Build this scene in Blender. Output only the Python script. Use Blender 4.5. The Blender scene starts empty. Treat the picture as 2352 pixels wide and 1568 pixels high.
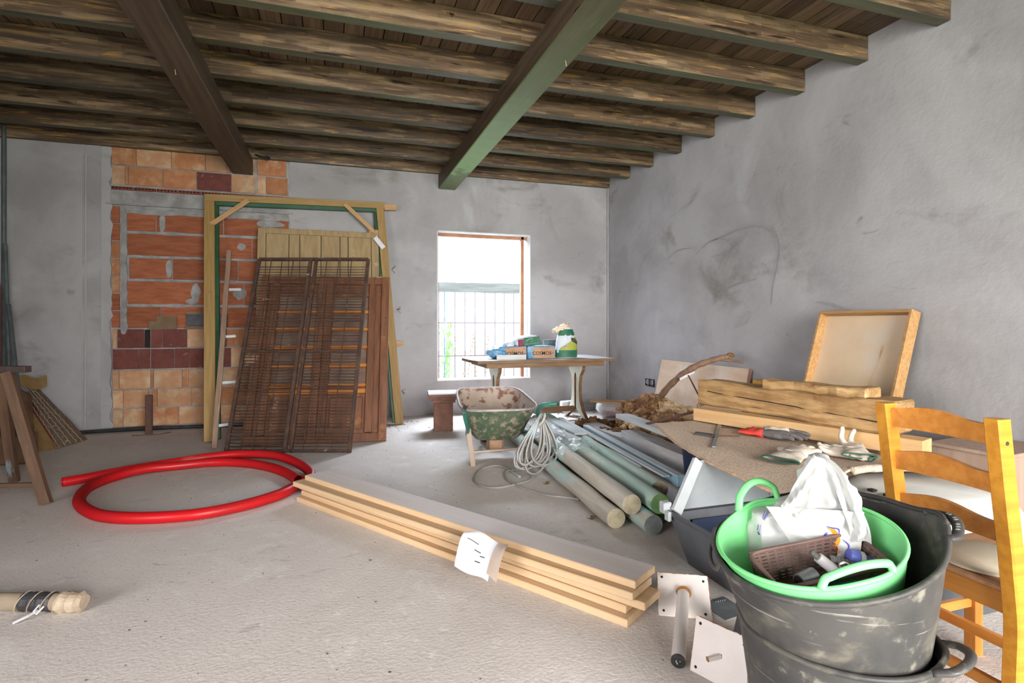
import bpy, bmesh, math, random
from mathutils import Vector as V, Matrix, noise
from mathutils.bvhtree import BVHTree
from mathutils.geometry import tessellate_polygon
R_ = random.Random(7)
SC = bpy.context.scene
COL = SC.collection

# ------------------------------------------------------------------ camera, daylight, exposure
cam = bpy.data.objects.new('camera', bpy.data.cameras.new('camera'))
COL.objects.link(cam)
cam.location = (0, 0, 1.25)
cam.rotation_euler = (math.radians(90), 0, math.radians(-17.96))
cam.data.sensor_width = 36
cam.data.lens = 19.41
cam.data.shift_y = -41 / 2352
cam.data.clip_start = 0.02
SC.camera = cam
SC.view_settings.view_transform = 'Standard'
SC.view_settings.look = 'None'
SC.view_settings.gamma = 1
SC.view_settings.use_curve_mapping = False
SC.view_settings.exposure = 0.0

world = bpy.data.worlds.new('overcast_sky')
SC.world = world
world.use_nodes = True
world.node_tree.nodes['Background'].inputs[0].default_value = (0.86, 0.93, 1.0, 1)
world.node_tree.nodes['Background'].inputs[1].default_value = 3.0

def area(name, loc, target, sx, sy, power, col, spread=180):
    d = bpy.data.lights.new(name, 'AREA'); d.shape = 'RECTANGLE'; d.size = sx; d.size_y = sy
    d.energy = power; d.color = col; d.spread = math.radians(spread)
    o = bpy.data.objects.new(name, d); COL.objects.link(o); o.location = loc
    o.rotation_euler = (V(target) - V(loc)).to_track_quat('-Z', 'Y').to_euler()
    return o
# daylight entering through the wide doorway behind the camera and the window in the back wall
area('doorway_daylight', (1.6, -5.6, 2.0), (2.0, 6, 1.4), 4.6, 3.6, 1120, (1.0, 0.965, 0.94), 150)
area('side_fill_light', (-3.95, -0.5, 1.5), (3.97, 4.9, 2.6), 2.9, 2.0, 135, (1.0, 0.96, 0.97), 115)  # added lamp to brighten the right wall; no side window is known
area('window_daylight', (2.0, 8.9, 3.5), (2.0, 5.2, 0.2), 2.6, 1.2, 1050, (0.76, 0.86, 1.0))
p_ = area('window_portal', (2.04, 7.86, 1.5), (2.04, 5.0, 1.5), 1.36, 2.06, 1, (1, 1, 1)); p_.data.cycles.is_portal = True
# daylight thrown up from the lawn outside the doorway
area('lawn_bounce', (0.9, -3.4, 0.05), (1.2, 5.5, 3.3), 3.5, 1.6, 55, (0.6, 1.0, 0.4))

# ------------------------------------------------------------------ materials
def mat(name, c1, c2=None, sc=(1, 1, 1), ns=4, lo=.35, hi=.65, rough=.75, bump=.2, bsc=(1, 1, 1), bns=40,
        spots=(), rnd=0, metal=0, trans=0, dist=0, det=8, bdist=.004, ribs=None, lam=None, alpha=1, spec=.4, ior=1.45):
    m = bpy.data.materials.new(name); m.use_nodes = True
    nt = m.node_tree; N = nt.nodes; L = nt.links
    P = N['Principled BSDF']
    tc = N.new('ShaderNodeTexCoord'); oi = N.new('ShaderNodeObjectInfo')
    ofs = N.new('ShaderNodeVectorMath'); ofs.operation = 'MULTIPLY_ADD'
    cmb = N.new('ShaderNodeCombineXYZ')
    for i in range(3): L.new(oi.outputs['Random'], cmb.inputs[i])
    L.new(cmb.outputs[0], ofs.inputs[0]); ofs.inputs[1].default_value = (17, 29, 13)
    L.new(tc.outputs['Object'], ofs.inputs[2])
    def nz(scale3, s, d=det, di=0):
        mp = N.new('ShaderNodeMapping'); mp.inputs['Scale'].default_value = scale3
        L.new(ofs.outputs[0], mp.inputs['Vector'])
        n = N.new('ShaderNodeTexNoise'); n.inputs['Scale'].default_value = s
        n.inputs['Detail'].default_value = d; n.inputs['Distortion'].default_value = di
        n.inputs['Roughness'].default_value = .6
        L.new(mp.outputs[0], n.inputs['Vector']); return n.outputs['Fac']
    def ramp(fac, lo_, hi_):
        r = N.new('ShaderNodeMapRange'); r.interpolation_type = 'SMOOTHSTEP'
        r.inputs['From Min'].default_value = lo_; r.inputs['From Max'].default_value = hi_
        L.new(fac, r.inputs['Value']); return r.outputs[0]
    def mix(f, a, b):
        x = N.new('ShaderNodeMix'); x.data_type = 'RGBA'
        L.new(f, x.inputs['Factor'])
        if isinstance(a, tuple): x.inputs[6].default_value = (*a, 1)
        else: L.new(a, x.inputs[6])
        if isinstance(b, tuple): x.inputs[7].default_value = (*b, 1)
        else: L.new(b, x.inputs[7])
        return x.outputs[2]
    if c2 is None: c2 = tuple(v * .8 for v in c1)
    col = mix(ramp(nz(sc, ns, di=dist), lo, hi), tuple(c1), tuple(c2))
    for s in spots:
        c, s_, l_, h_ = s[:4]; s3 = s[4] if len(s) > 4 else (1, 1, 1); di = s[5] if len(s) > 5 else 0
        col = mix(ramp(nz(s3, s_, 6, di), l_, h_), col, tuple(c))
    if lam:                                # glued staves: short strips of slightly different tone
        sp_ = N.new('ShaderNodeSeparateXYZ'); L.new(ofs.outputs[0], sp_.inputs[0])
        ad_ = N.new('ShaderNodeMath'); ad_.operation = 'ADD'; L.new(sp_.outputs[1], ad_.inputs[0]); L.new(sp_.outputs[2], ad_.inputs[1])
        cb_ = N.new('ShaderNodeCombineXYZ'); L.new(sp_.outputs[0], cb_.inputs[0]); L.new(ad_.outputs[0], cb_.inputs[1])
        bt = N.new('ShaderNodeTexBrick'); L.new(cb_.outputs[0], bt.inputs['Vector'])
        bt.inputs['Scale'].default_value = 1; bt.inputs['Brick Width'].default_value = lam[0]; bt.inputs['Row Height'].default_value = lam[1]
        bt.inputs['Mortar Size'].default_value = 0; bt.inputs['Color1'].default_value = (lam[2],) * 3 + (1,); bt.inputs['Color2'].default_value = (lam[3],) * 3 + (1,)
        mm = N.new('ShaderNodeMix'); mm.data_type = 'RGBA'; mm.blend_type = 'MULTIPLY'; mm.inputs['Factor'].default_value = 1
        L.new(col, mm.inputs[6]); L.new(bt.outputs['Color'], mm.inputs[7]); col = mm.outputs[2]
    if rnd:
        h = N.new('ShaderNodeHueSaturation')
        r = N.new('ShaderNodeMapRange'); r.inputs['To Min'].default_value = 1 - rnd; r.inputs['To Max'].default_value = 1 + rnd
        L.new(oi.outputs['Random'], r.inputs['Value']); L.new(r.outputs[0], h.inputs['Value'])
        L.new(col, h.inputs['Color']); col = h.outputs[0]
    L.new(col, P.inputs['Base Color'])
    P.inputs['Roughness'].default_value = rough; P.inputs['Metallic'].default_value = metal
    P.inputs['Transmission Weight'].default_value = trans; P.inputs['Alpha'].default_value = alpha
    P.inputs['Specular IOR Level'].default_value = spec; P.inputs['IOR'].default_value = ior
    hgt = None
    if bump:
        b = N.new('ShaderNodeBump'); b.inputs['Strength'].default_value = bump; b.inputs['Distance'].default_value = bdist
        L.new(nz(bsc, bns, 5), b.inputs['Height']); hgt = b
    if ribs:
        wv = N.new('ShaderNodeTexWave'); wv.bands_direction = ribs[0]; wv.inputs['Scale'].default_value = ribs[1]
        L.new(tc.outputs['Object'], wv.inputs['Vector'])
        b2 = N.new('ShaderNodeBump'); b2.inputs['Strength'].default_value = ribs[2]; b2.inputs['Distance'].default_value = .003
        L.new(wv.outputs['Fac'], b2.inputs['Height'])
        if hgt: L.new(hgt.outputs[0], b2.inputs['Normal'])
        hgt = b2
    if hgt: L.new(hgt.outputs[0], P.inputs['Normal'])
    return m

G = (1, 14, 14)      # grain along local x
M = {}
M['plaster'] = mat('plaster', (.41, .395, .405), (.29, .275, .28), ns=.7, lo=.34, hi=.70, rough=.9, bump=.3, bns=14, dist=.5,
    spots=[((.195, .18, .165), 1.1, .54, .76, (1, 1, 1.5), .7), ((.44, .44, .445), 1.2, .52, .8, (1, 1, .7), .6), ((.17, .16, .155), 3.2, .62, .86, (1, 1, 2.2), 1.3)], bdist=.012)
M['mark'] = mat('trowel_mark', (.275, .26, .25), (.32, .305, .30), ns=9, rough=.95)
M['mortar'] = mat('mortar', (.36, .35, .35), (.24, .23, .23), ns=6, rough=.95, bump=.7, bns=30)
M['ledge'] = mat('ledge_concrete', (.42, .42, .41), (.28, .28, .27), ns=4, rough=.95, bump=.6, bns=30)
M['floor'] = mat('floor_concrete', (.70, .635, .59), (.60, .545, .50), ns=.8, lo=.3, hi=.75, rough=.85, bump=.55, bns=60, dist=.6,
    spots=[((.56, .505, .46), 55, .52, .72), ((.74, .69, .64), 3.2, .54, .74, (1, 1, 1), 1.5), ((.42, .36, .31), 1.5, .60, .80, (1, 1, 1), 1.2), ((.50, .45, .42), 6, .60, .74, (1, 2.5, 1), .8), ((.74, .70, .66), 14, .6, .72), ((.22, .17, .13), 26, .735, .76)], bdist=.006)
M['outer'] = mat('outer_render', (.8, .8, .78), (.7, .7, .68), ns=2, rough=.9)
M['lawn'] = mat('lawn', (.08, .30, .04), (.14, .42, .06), ns=8, rough=.95, bump=.6)
M['gravel'] = mat('pale_gravel', (.75, .72, .68), (.6, .58, .55), ns=12, rough=.95, bump=.6)
M['reveal'] = mat('reveal_plaster', (.68, .69, .68), (.56, .57, .56), ns=3, rough=.9)
DK = [((.215, .148, .088), 1.6, .48, .66, (.9, 10, 10), .2), ((.27, .15, .045), 4, .58, .64, (.8, 14, 14), .3), ((.018, .011, .007), 2.6, .58, .68, (.7, 7, 7), .3), ((.015, .008, .006), 7, .70, .74, (.8, 1.4, 1.4))]
M['joist'] = mat('stained_joist_wood', (.058, .037, .025), (.125, .078, .045), sc=(.4, 9, 9), ns=3, rough=.42, bump=.35, bsc=(.5, 9, 9), bns=14, spots=DK, rnd=.4, dist=.3, spec=.5, lam=(.31, .031, .72, 1.3))
M['joist_under'] = mat('green_shade_underside', (.050, .048, .030), (.075, .070, .040), sc=(.4, 9, 9), ns=3, rough=.5, bump=.3, bsc=(.5, 9, 9), bns=14, rnd=.3, spots=[((.07, .095, .045), 1.2, .5, .7, (.8, 2, 2)), ((.02, .014, .01), 6, .64, .72, (.8, 3, 3))])  # darker greenish copy: shade and green bounce light painted into the joist undersides
M['plank'] = mat('stained_plank_wood', (.10, .062, .036), (.16, .105, .062), sc=(.4, 9, 9), ns=4, rough=.5, bump=.4, bsc=(.5, 12, 12), bns=14, rnd=.4,
    spots=[((.03, .018, .011), 3, .58, .72, (.5, 4, 4))])
M['mainbeam'] = mat('main_beam_wood', (.052, .034, .022), (.085, .058, .036), sc=(.4, 8, 8), ns=3, rough=.5, bump=.3, bsc=(.5, 9, 9), bns=12,
    spots=[((.12, .08, .045), 2.6, .62, .75, (.5, 5, 5)), ((.015, .01, .007), 5, .66, .74, (.8, 3, 3))])
def paint_green_light(m):
    # green bounced light painted into the beam's underside colour, strongest towards the window wall
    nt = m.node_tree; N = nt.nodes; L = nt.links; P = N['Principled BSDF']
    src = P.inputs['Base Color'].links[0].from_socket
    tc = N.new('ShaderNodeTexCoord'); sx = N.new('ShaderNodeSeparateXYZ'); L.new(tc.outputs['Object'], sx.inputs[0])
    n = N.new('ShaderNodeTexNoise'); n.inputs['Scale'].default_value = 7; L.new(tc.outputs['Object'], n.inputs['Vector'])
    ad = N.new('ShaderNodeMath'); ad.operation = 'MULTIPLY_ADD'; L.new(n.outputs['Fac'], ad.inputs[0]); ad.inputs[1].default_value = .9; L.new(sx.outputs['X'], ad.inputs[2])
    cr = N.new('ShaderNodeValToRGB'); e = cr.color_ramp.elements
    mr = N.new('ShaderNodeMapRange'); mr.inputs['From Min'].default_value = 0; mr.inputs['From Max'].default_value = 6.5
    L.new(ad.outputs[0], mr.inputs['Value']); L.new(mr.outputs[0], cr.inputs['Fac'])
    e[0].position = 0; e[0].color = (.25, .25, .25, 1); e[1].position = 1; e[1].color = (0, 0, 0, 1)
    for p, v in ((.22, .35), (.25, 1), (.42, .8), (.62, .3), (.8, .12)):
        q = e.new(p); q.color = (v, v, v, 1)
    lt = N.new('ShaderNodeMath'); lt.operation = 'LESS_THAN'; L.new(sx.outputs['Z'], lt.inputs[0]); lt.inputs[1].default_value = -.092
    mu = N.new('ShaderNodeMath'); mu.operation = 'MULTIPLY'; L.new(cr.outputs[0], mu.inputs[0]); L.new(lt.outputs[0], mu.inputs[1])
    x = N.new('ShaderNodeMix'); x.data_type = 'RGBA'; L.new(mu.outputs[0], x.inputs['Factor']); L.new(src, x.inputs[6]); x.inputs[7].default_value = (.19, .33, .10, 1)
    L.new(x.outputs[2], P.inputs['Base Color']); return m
def brickm(n, a, b, sp=()): return mat(n, a, b, ns=9, lo=.3, hi=.7, rough=.9, bump=.3, bns=40, spots=sp, rnd=.14, ribs=('X', 34, .5))
M['brick_peach'] = brickm('brick_peach', (.55, .32, .185), (.48, .235, .12), [((.60, .44, .29), 5, .44, .70), ((.36, .10, .04), 5, .70, .78)])
M['brick_orange'] = brickm('brick_orange', (.48, .225, .11), (.40, .155, .07), [((.55, .34, .20), 6, .48, .70)])
M['brick_purple'] = brickm('brick_purple', (.20, .068, .055), (.15, .045, .038), [((.30, .14, .11), 9, .6, .72), ((.05, .02, .02), 6, .66, .74)])
M['brick_red'] = mat('brick_red', (.34, .115, .055), (.26, .08, .038), sc=(1, 1, 5), ns=5, rough=.9, bump=.3, rnd=.16, bns=40, spots=[((.34, .31, .29), 9, .72, .77, (.6, 1, 2.2), 1.0)])
M['brick_tile'] = mat('brick_tile', (.30, .075, .045), (.2, .05, .03), ns=8, rough=.9, rnd=.2)
M['darkhole'] = mat('dark_hollow', (.03, .02, .018), rough=.95, bump=0)
M['yellow_paint'] = mat('yellow_paint', (.36, .23, .085), (.29, .175, .06), sc=G, ns=3, rough=.6, spots=[((.20, .11, .05), 9, .66, .74, (.6, 3, 3)), ((.52, .42, .28), 16, .7, .75)], bump=.3)
M['green_paint'] = mat('green_paint', (.018, .07, .035), (.03, .10, .05), ns=8, rough=.5, spots=[((.5, .45, .35), 14, .70, .73)])
M['tan_paint'] = mat('tan_paint', (.37, .265, .135), (.29, .20, .10), sc=(5, 5, .8), ns=4, rough=.65, spots=[((.15, .08, .04), 8, .66, .76, (2, 2, .8)), ((.48, .38, .2), 6, .62, .74)], bump=.3)
M['raw_pine'] = mat('raw_pine', (.52, .32, .155), (.42, .235, .10), sc=G, ns=3, rough=.7, bump=.2, bsc=G)
M['old_lath'] = mat('old_lath', (.30, .20, .145), (.22, .135, .095), sc=G, ns=3, rough=.8, spots=[((.46, .40, .33), 8, .62, .72, (.5, 2, 2))])
M['redbrown'] = mat('red_brown_wood', (.22, .095, .05), (.14, .06, .034), sc=(6, 6, .7), ns=4, rough=.55, bump=.25, spots=[((.38, .16, .05), 3, .6, .72), ((.09, .035, .02), 7, .66, .75)], rnd=.1)
M['orange_slat'] = mat('orange_wood', (.52, .20, .045), (.42, .14, .035), sc=(1, 6, 6), ns=4, rough=.5)
M['glass_dust'] = mat('dusty_glass', (.16, .10, .08), (.22, .16, .12), ns=6, rough=.35)
M['rust'] = mat('dark_rusty_steel', (.055, .035, .028), (.10, .055, .038), ns=14, rough=.75, metal=.3, spots=[((.36, .33, .30), 10, .66, .73), ((.17, .07, .04), 7, .6, .7)], bump=.4, bns=60)
M['rustbar'] = mat('rusty_slat', (.05, .032, .025), (.09, .048, .032), ns=10, rough=.8, metal=.2, spots=[((.34, .27, .21), 6, .63, .72)])
M['darkmetal'] = mat('dark_metal', (.05, .05, .055), (.08, .075, .075), ns=8, rough=.5, metal=.5)
M['steel'] = mat('galvanised_steel', (.34, .36, .36), (.22, .24, .25), ns=8, rough=.45, metal=.6)
M['greysteel'] = mat('grey_pipe', (.13, .155, .155), (.09, .11, .11), ns=8, rough=.6, metal=.3)
M['black'] = mat('black_plastic', (.02, .02, .022), (.04, .04, .042), ns=10, rough=.45)
M['redhose'] = mat('red_corrugated_plastic', (.52, .008, .012), (.42, .012, .014), ns=3, rough=.38, bump=0, spots=[((.55, .07, .06), 2, .6, .8)])
M['wframe'] = mat('window_wood', (.40, .19, .10), (.30, .13, .07), ns=5, rough=.6)
M['iron'] = mat('iron_bar', (.20, .14, .16), (.14, .10, .12), ns=8, rough=.6)
M['weather'] = mat('weathered_timber', (.20, .22, .20), (.12, .14, .125), sc=G, ns=2, rough=.9)
M['tabletop'] = mat('dusty_table_top', (.50, .51, .52), (.38, .39, .40), ns=3, rough=.6)
M['tablewood'] = mat('brown_table_wood', (.22, .13, .065), (.16, .09, .045), sc=(1, 5, 5), ns=4, rough=.55)
M['tablecream'] = mat('cream_leg_veneer', (.66, .66, .56), (.55, .55, .46), ns=4, rough=.5)
M['kraft'] = mat('kraft_paper', (.46, .28, .17), (.36, .21, .125), ns=7, rough=.8, bump=.3, bns=20)
M['bagblue'] = mat('blue_bag', (.10, .26, .42), (.28, .42, .54), ns=5, lo=.45, hi=.6, rough=.5)
M['baggreen'] = mat('green_bag', (.022, .11, .06), (.04, .16, .09), ns=6, rough=.5, bump=.3, bns=12)
M['bagpale'] = mat('pale_bag', (.50, .56, .62), (.62, .66, .70), ns=6, rough=.5, bump=.4, bns=12)
M['bagmaroon'] = mat('maroon_print', (.22, .02, .06), ns=6, rough=.5)
M['baglime'] = mat('lime_print', (.38, .40, .07), (.26, .32, .06), ns=8, rough=.5)
M['bagtan'] = mat('tan_bag_mouth', (.62, .42, .25), (.75, .62, .48), ns=12, rough=.6)
M['ink'] = mat('black_ink', (.03, .03, .035), rough=.7, bump=0)
M['lightink'] = mat('white_print', (.55, .62, .58), rough=.7, bump=0)
M['redink'] = mat('red_print', (.62, .22, .26), (.8, .6, .62), ns=30, rough=.7, bump=0)
M['stonebrown'] = mat('brown_block', (.30, .155, .115), (.22, .11, .08), ns=10, rough=.85, bump=.4)
M['whitedust'] = mat('dusty_white', (.66, .65, .68), (.55, .53, .55), ns=6, rough=.8)
M['barrow'] = mat('green_barrow_paint', (.06, .10, .058), (.10, .125, .075), ns=7, rough=.65, spots=[((.34, .275, .205), 18, .47, .66), ((.10, .05, .035), 20, .64, .7), ((.42, .35, .27), 5, .62, .8)], bump=.3, bns=50)
M['barrow_in'] = mat('cement_crusted_steel', (.42, .34, .27), (.33, .26, .205), ns=3, rough=.85, spots=[((.20, .10, .075), 9, .54, .60, (1, 1, 1), .4), ((.46, .45, .45), 4, .62, .75)], bump=.6, bns=30)
M['barrow_rim'] = mat('worn_steel_rim', (.42, .38, .36), (.28, .25, .23), ns=12, rough=.6, metal=.3)
M['barrow_leg'] = mat('worn_leg', (.40, .31, .25), (.09, .17, .11), ns=3.5, lo=.52, hi=.58, rough=.7)
M['barrow_handle'] = mat('green_enamel_handle', (.028, .14, .10), (.04, .18, .13), ns=8, rough=.35, spots=[((.5, .48, .42), 10, .66, .7)])
M['hose'] = mat('translucent_grey_hose', (.36, .35, .325), (.26, .25, .23), ns=4, rough=.35, bump=0, spots=[((.40, .47, .48), 3, .55, .65)])
LG = (1, 3, 3)
M['log'] = mat('treated_round_post', (.60, .55, .46), (.47, .43, .36), sc=(.6, 7, 7), ns=4, rough=.8, bump=.4, bsc=(.5, 12, 12), bns=10, spots=[((.44, .60, .56), 1.4, .50, .64, LG), ((.58, .42, .30), 2.3, .60, .72, LG), ((.13, .10, .07), 9, .70, .74, (.15, 3, 3))])
M['loggreen'] = mat('green_stained_post', (.45, .56, .48), (.36, .50, .42), sc=(.6, 7, 7), ns=4, rough=.8, bump=.4, bsc=(.5, 12, 12), bns=10, spots=[((.10, .34, .17), 2.0, .56, .68, LG), ((.60, .58, .50), 1.6, .54, .66, LG)])
M['logend'] = mat('sawn_end_grain', (.56, .48, .33), (.40, .34, .23), ns=20, rough=.9, bump=.5)
M['logendgreen'] = mat('green_end_grain', (.20, .34, .13), (.14, .26, .10), ns=20, rough=.9, bump=.5)
M['logendgrey'] = mat('grey_end_grain', (.26, .28, .27), (.20, .22, .21), ns=20, rough=.9, bump=.5)
M['bluemetal'] = mat('dusty_blue_steel', (.30, .48, .56), (.24, .38, .46), sc=(.5, 4, 4), ns=2, rough=.6)
M['palegrey'] = mat('pale_dusty_wood', (.58, .60, .60), (.47, .48, .48), sc=G, ns=2, rough=.85, spots=[((.40, .27, .20), 5, .66, .75, (.6, 3, 3))], bump=.4, bsc=G)
M['greywood'] = mat('grey_weathered_plank', (.54, .51, .50), (.42, .40, .39), sc=G, ns=3, rough=.9, spots=[((.56, .58, .60), 4, .5, .6, (.4, 2, 2)), ((.14, .08, .06), 10, .68, .73, (.3, 2, 2))], bump=.6, bsc=G, bns=8)
M['film'] = mat('clear_plastic_film', (.85, .92, .93), (.8, .9, .92), ns=6, rough=.12, bump=.8, bns=9, alpha=.35, bdist=.02)
M['cementbag'] = mat('white_paper_sack', (.70, .68, .70), (.58, .57, .60), ns=6, rough=.75, bump=.4, bns=10, bdist=.01)
M['bark'] = mat('rotten_bark', (.40, .235, .115), (.17, .085, .04), ns=9, lo=.35, hi=.62, rough=.95, bump=1, bns=22, spots=[((.56, .38, .20), 5, .55, .66), ((.05, .025, .015), 11, .62, .7)], bdist=.02)
M['barkpale'] = mat('pale_splintered_wood', (.60, .44, .27), (.40, .25, .13), sc=(1.5, 1.5, 8), ns=8, rough=.9, bump=.9, bns=24, bdist=.012)
M['branch'] = mat('branch_bark', (.23, .135, .085), (.15, .085, .055), ns=12, rough=.85, bump=.6, spots=[((.34, .26, .20), 6, .6, .7)])
M['rod'] = mat('rusty_rod', (.16, .075, .05), (.11, .06, .05), ns=14, rough=.7, metal=.3)
M['ply'] = mat('pink_plywood', (.62, .47, .35), (.55, .38, .26), sc=(1, .6, 4), ns=2.2, rough=.65, bump=.1, spots=[((.66, .58, .50), 1.5, .5, .7), ((.30, .17, .10), 8, .74, .77)])
M['plytray'] = mat('tray_plywood', (.68, .52, .36), (.60, .43, .27), sc=(1, 2.2, .8), ns=2, rough=.6, bump=.1, spots=[((.46, .28, .12), 1.6, .60, .70, (3, 1, .8), .6), ((.66, .54, .42), 2.2, .55, .7)])
M['edgewood'] = mat('tray_edge_wood', (.46, .27, .115), (.36, .19, .07), sc=G, ns=3, rough=.6)
M['yellowwood'] = mat('yellow_varnished_wood', (.55, .28, .03), (.48, .22, .025), sc=G, ns=3, rough=.4)
M['oldbeam'] = mat('old_hewn_oak', (.46, .29, .13), (.30, .165, .065), sc=(.8, 5, 5), ns=6, rough=.85, bump=.9, bsc=(.6, 8, 8), bns=10, spots=[((.58, .39, .19), 3, .55, .68, (.7, 2, 2)), ((.19, .09, .035), 4, .60, .70), ((.04, .02, .01), 7, .70, .72, (.12, 2, 2))], bdist=.012)
M['lightbeam'] = mat('planed_pine_beam', (.58, .38, .19), (.50, .30, .13), sc=(.4, 8, 8), ns=3, rough=.65, bump=.2, bsc=G)
M['carpet'] = mat('beige_carpet_pile', (.64, .50, .385), (.46, .35, .26), ns=95, lo=.38, hi=.62, rough=.98, bump=1, bns=130, bdist=.006, det=2)
M['carpet_edge'] = mat('carpet_backing_edge', (.58, .40, .26), (.46, .31, .21), ns=60, rough=.95, bump=1, bns=90)
M['crate_dark'] = mat('dark_grey_plastic', (.085, .09, .10), (.115, .12, .13), ns=5, rough=.5, bump=.15, bns=90, spots=[((.3, .3, .31), 22, .70, .74)])
M['crate_navy'] = mat('navy_plastic', (.018, .028, .065), (.025, .035, .075), ns=6, rough=.5)
M['crate_light'] = mat('pale_grey_plastic', (.52, .55, .56), (.44, .47, .48), ns=4, rough=.45)
M['crate_inner'] = mat('grey_inner_shell', (.30, .32, .33), (.25, .27, .28), ns=4, rough=.5)
M['crate_white'] = mat('white_plastic_shell', (.70, .70, .66), (.62, .61, .57), ns=4, rough=.45, spots=[((.66, .56, .56), 2, .6, .75)])
M['glove_grey'] = mat('grey_knit_glove', (.115, .105, .10), (.16, .145, .135), ns=40, rough=.9, bump=.6, bns=120)
M['glove_red'] = mat('red_knit_cuff', (.66, .055, .035), (.55, .05, .035), ns=30, rough=.9, bump=.5, bns=150)
M['glove_white'] = mat('canvas_glove', (.62, .55, .47), (.52, .44, .36), ns=14, rough=.9, bump=.5, bns=60)
M['glove_hem'] = mat('dark_green_hem', (.03, .09, .06), rough=.9)
M['glove_blue'] = mat('blue_hem', (.02, .42, .62), rough=.8)
M['tub_black'] = mat('black_rubber_tub', (.040, .038, .038), (.068, .064, .060), ns=4, rough=.5, bump=.25, bns=30, spots=[((.15, .135, .105), 6, .50, .74, (1, 1, 1.6), .5), ((.20, .185, .15), 16, .58, .74, (1, 1, 1)), ((.22, .21, .19), 9, .63, .68, (.35, .35, 9)), ((.26, .24, .20), 70, .70, .74)])
M['tub_green'] = mat('mint_green_tub', (.18, .64, .22), (.21, .68, .26), ns=3, rough=.42, bump=.05, spots=[((.34, .72, .38), 6, .68, .75)])
M['bagwhite'] = mat('white_carrier_film', (.60, .60, .58), (.53, .53, .51), ns=4, rough=.35, bump=.3, bns=10, bdist=.01)
M['basket'] = mat('brown_plastic_basket', (.12, .070, .058), (.16, .10, .085), ns=8, rough=.45, spots=[((.26, .19, .15), 7, .62, .74)])
M['purple'] = mat('violet_print', (.07, .05, .50), rough=.5, bump=0)
M['orangeink'] = mat('orange_print', (1.0, .26, .01), rough=.5, bump=0)
M['fit_grey'] = mat('grey_plastic_fitting', (.10, .095, .09), (.16, .15, .14), ns=10, rough=.5)
M['fit_white'] = mat('pale_plastic_nozzle', (.60, .56, .56), ns=8, rough=.4)
M['fit_blue'] = mat('blue_violet_plastic', (.10, .13, .42), (.13, .16, .5), ns=8, rough=.4)
M['fit_teal'] = mat('teal_plastic', (.02, .36, .30), ns=8, rough=.4)
M['chrome'] = mat('chrome', (.7, .7, .72), rough=.15, metal=1, bump=0)
M['brass'] = mat('pale_brass_fitting', (.5, .42, .26), rough=.4, metal=.4)
M['chair'] = mat('orange_varnished_pine', (.60, .25, .05), (.48, .175, .03), sc=(.5, 7, 7), ns=3.5, rough=.33, bump=.1, bsc=G, spots=[((.28, .08, .02), 3.2, .72, .77)])
M['chairside'] = mat('amber_varnished_pine', (.58, .26, .03), (.48, .19, .02), sc=(.5, 9, 9), ns=3.5, rough=.33, bump=.1)
M['seatwood'] = mat('dusty_pine_seat', (.50, .27, .15), (.40, .21, .11), sc=G, ns=3, rough=.6)
M['disc'] = mat('whitewashed_disc', (.66, .58, .44), (.58, .50, .38), ns=4, rough=.6)
M['chip'] = mat('pale_veneer_box', (.42, .30, .235), (.36, .245, .185), sc=(8, 8, .7), ns=3, rough=.7, spots=[((.34, .18, .06), 5, .68, .74)])
M['whitemetal'] = mat('white_painted_steel', (.76, .70, .66), (.68, .62, .58), ns=4, rough=.4, bump=.1, spots=[((.34, .15, .04), 7, .67, .71), ((.18, .09, .06), 25, .73, .75)])
M['rustedge'] = mat('rust_edge', (.42, .20, .05), (.28, .12, .04), ns=14, rough=.9, spots=[((.7, .62, .55), 10, .5, .56)])
M['board'] = mat('planed_pine_board', (.60, .43, .265), (.54, .36, .20), sc=(.35, 9, 9), ns=3, rough=.6, bump=.12, bsc=G, rnd=.05)
M['board_top'] = mat('dusty_pine_face', (.66, .60, .575), (.62, .54, .49), sc=(.3, 6, 6), ns=2, rough=.6, bump=.05)
M['paper'] = mat('white_label_paper', (.66, .65, .69), (.58, .57, .62), ns=5, rough=.5)
M['tape'] = mat('translucent_tape', (.42, .33, .27), (.5, .42, .36), ns=8, rough=.3)
M['leaf'] = mat('dry_leaf', (.30, .22, .04), (.20, .13, .05), ns=30, rough=.9)
M['grit'] = mat('dark_debris', (.08, .06, .045), (.16, .13, .1), ns=30, rough=.95)
M['rug'] = mat('woven_rug', (.22, .155, .105), (.15, .10, .065), ns=30, rough=.95, bump=.8, bns=60, spots=[((.42, .36, .28), 12, .60, .66, (1, 1, 5))])
M['rugline'] = mat('rug_pale_stripe', (.40, .34, .27), ns=40, rough=.95)
M['rugred'] = mat('rug_red_band', (.16, .035, .02), ns=40, rough=.95)
M['ochre'] = mat('ochre_cloth', (.30, .19, .075), (.24, .15, .06), ns=14, rough=.95)
M['brownboard'] = mat('dull_brown_board', (.17, .095, .055), (.12, .065, .04), ns=6, rough=.85)
M['horse'] = mat('worn_trestle_wood', (.15, .085, .05), (.10, .055, .035), sc=(.7, 6, 6), ns=4, rough=.75, spots=[((.20, .25, .26), 4, .60, .68, (.4, 2, 2))])
M['horsetop'] = mat('dark_trestle_bar', (.05, .035, .035), (.08, .055, .05), ns=6, rough=.6)
M['redpanel'] = mat('red_enamel', (.26, .02, .012), rough=.5, bump=0)
M['card'] = mat('dusty_card', (.22, .15, .095), (.17, .115, .07), ns=6, rough=.9)
M['sponge'] = mat('foam_wrap_plastic', (.50, .42, .31), (.36, .27, .19), ns=12, rough=.5, bump=.6, bns=20)
M['canegreen'] = mat('reed_green', (.20, .45, .08), (.30, .55, .12), ns=20, rough=.8)
M['canered'] = mat('red_blossom', (.65, .18, .16), ns=20, rough=.8)
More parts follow.
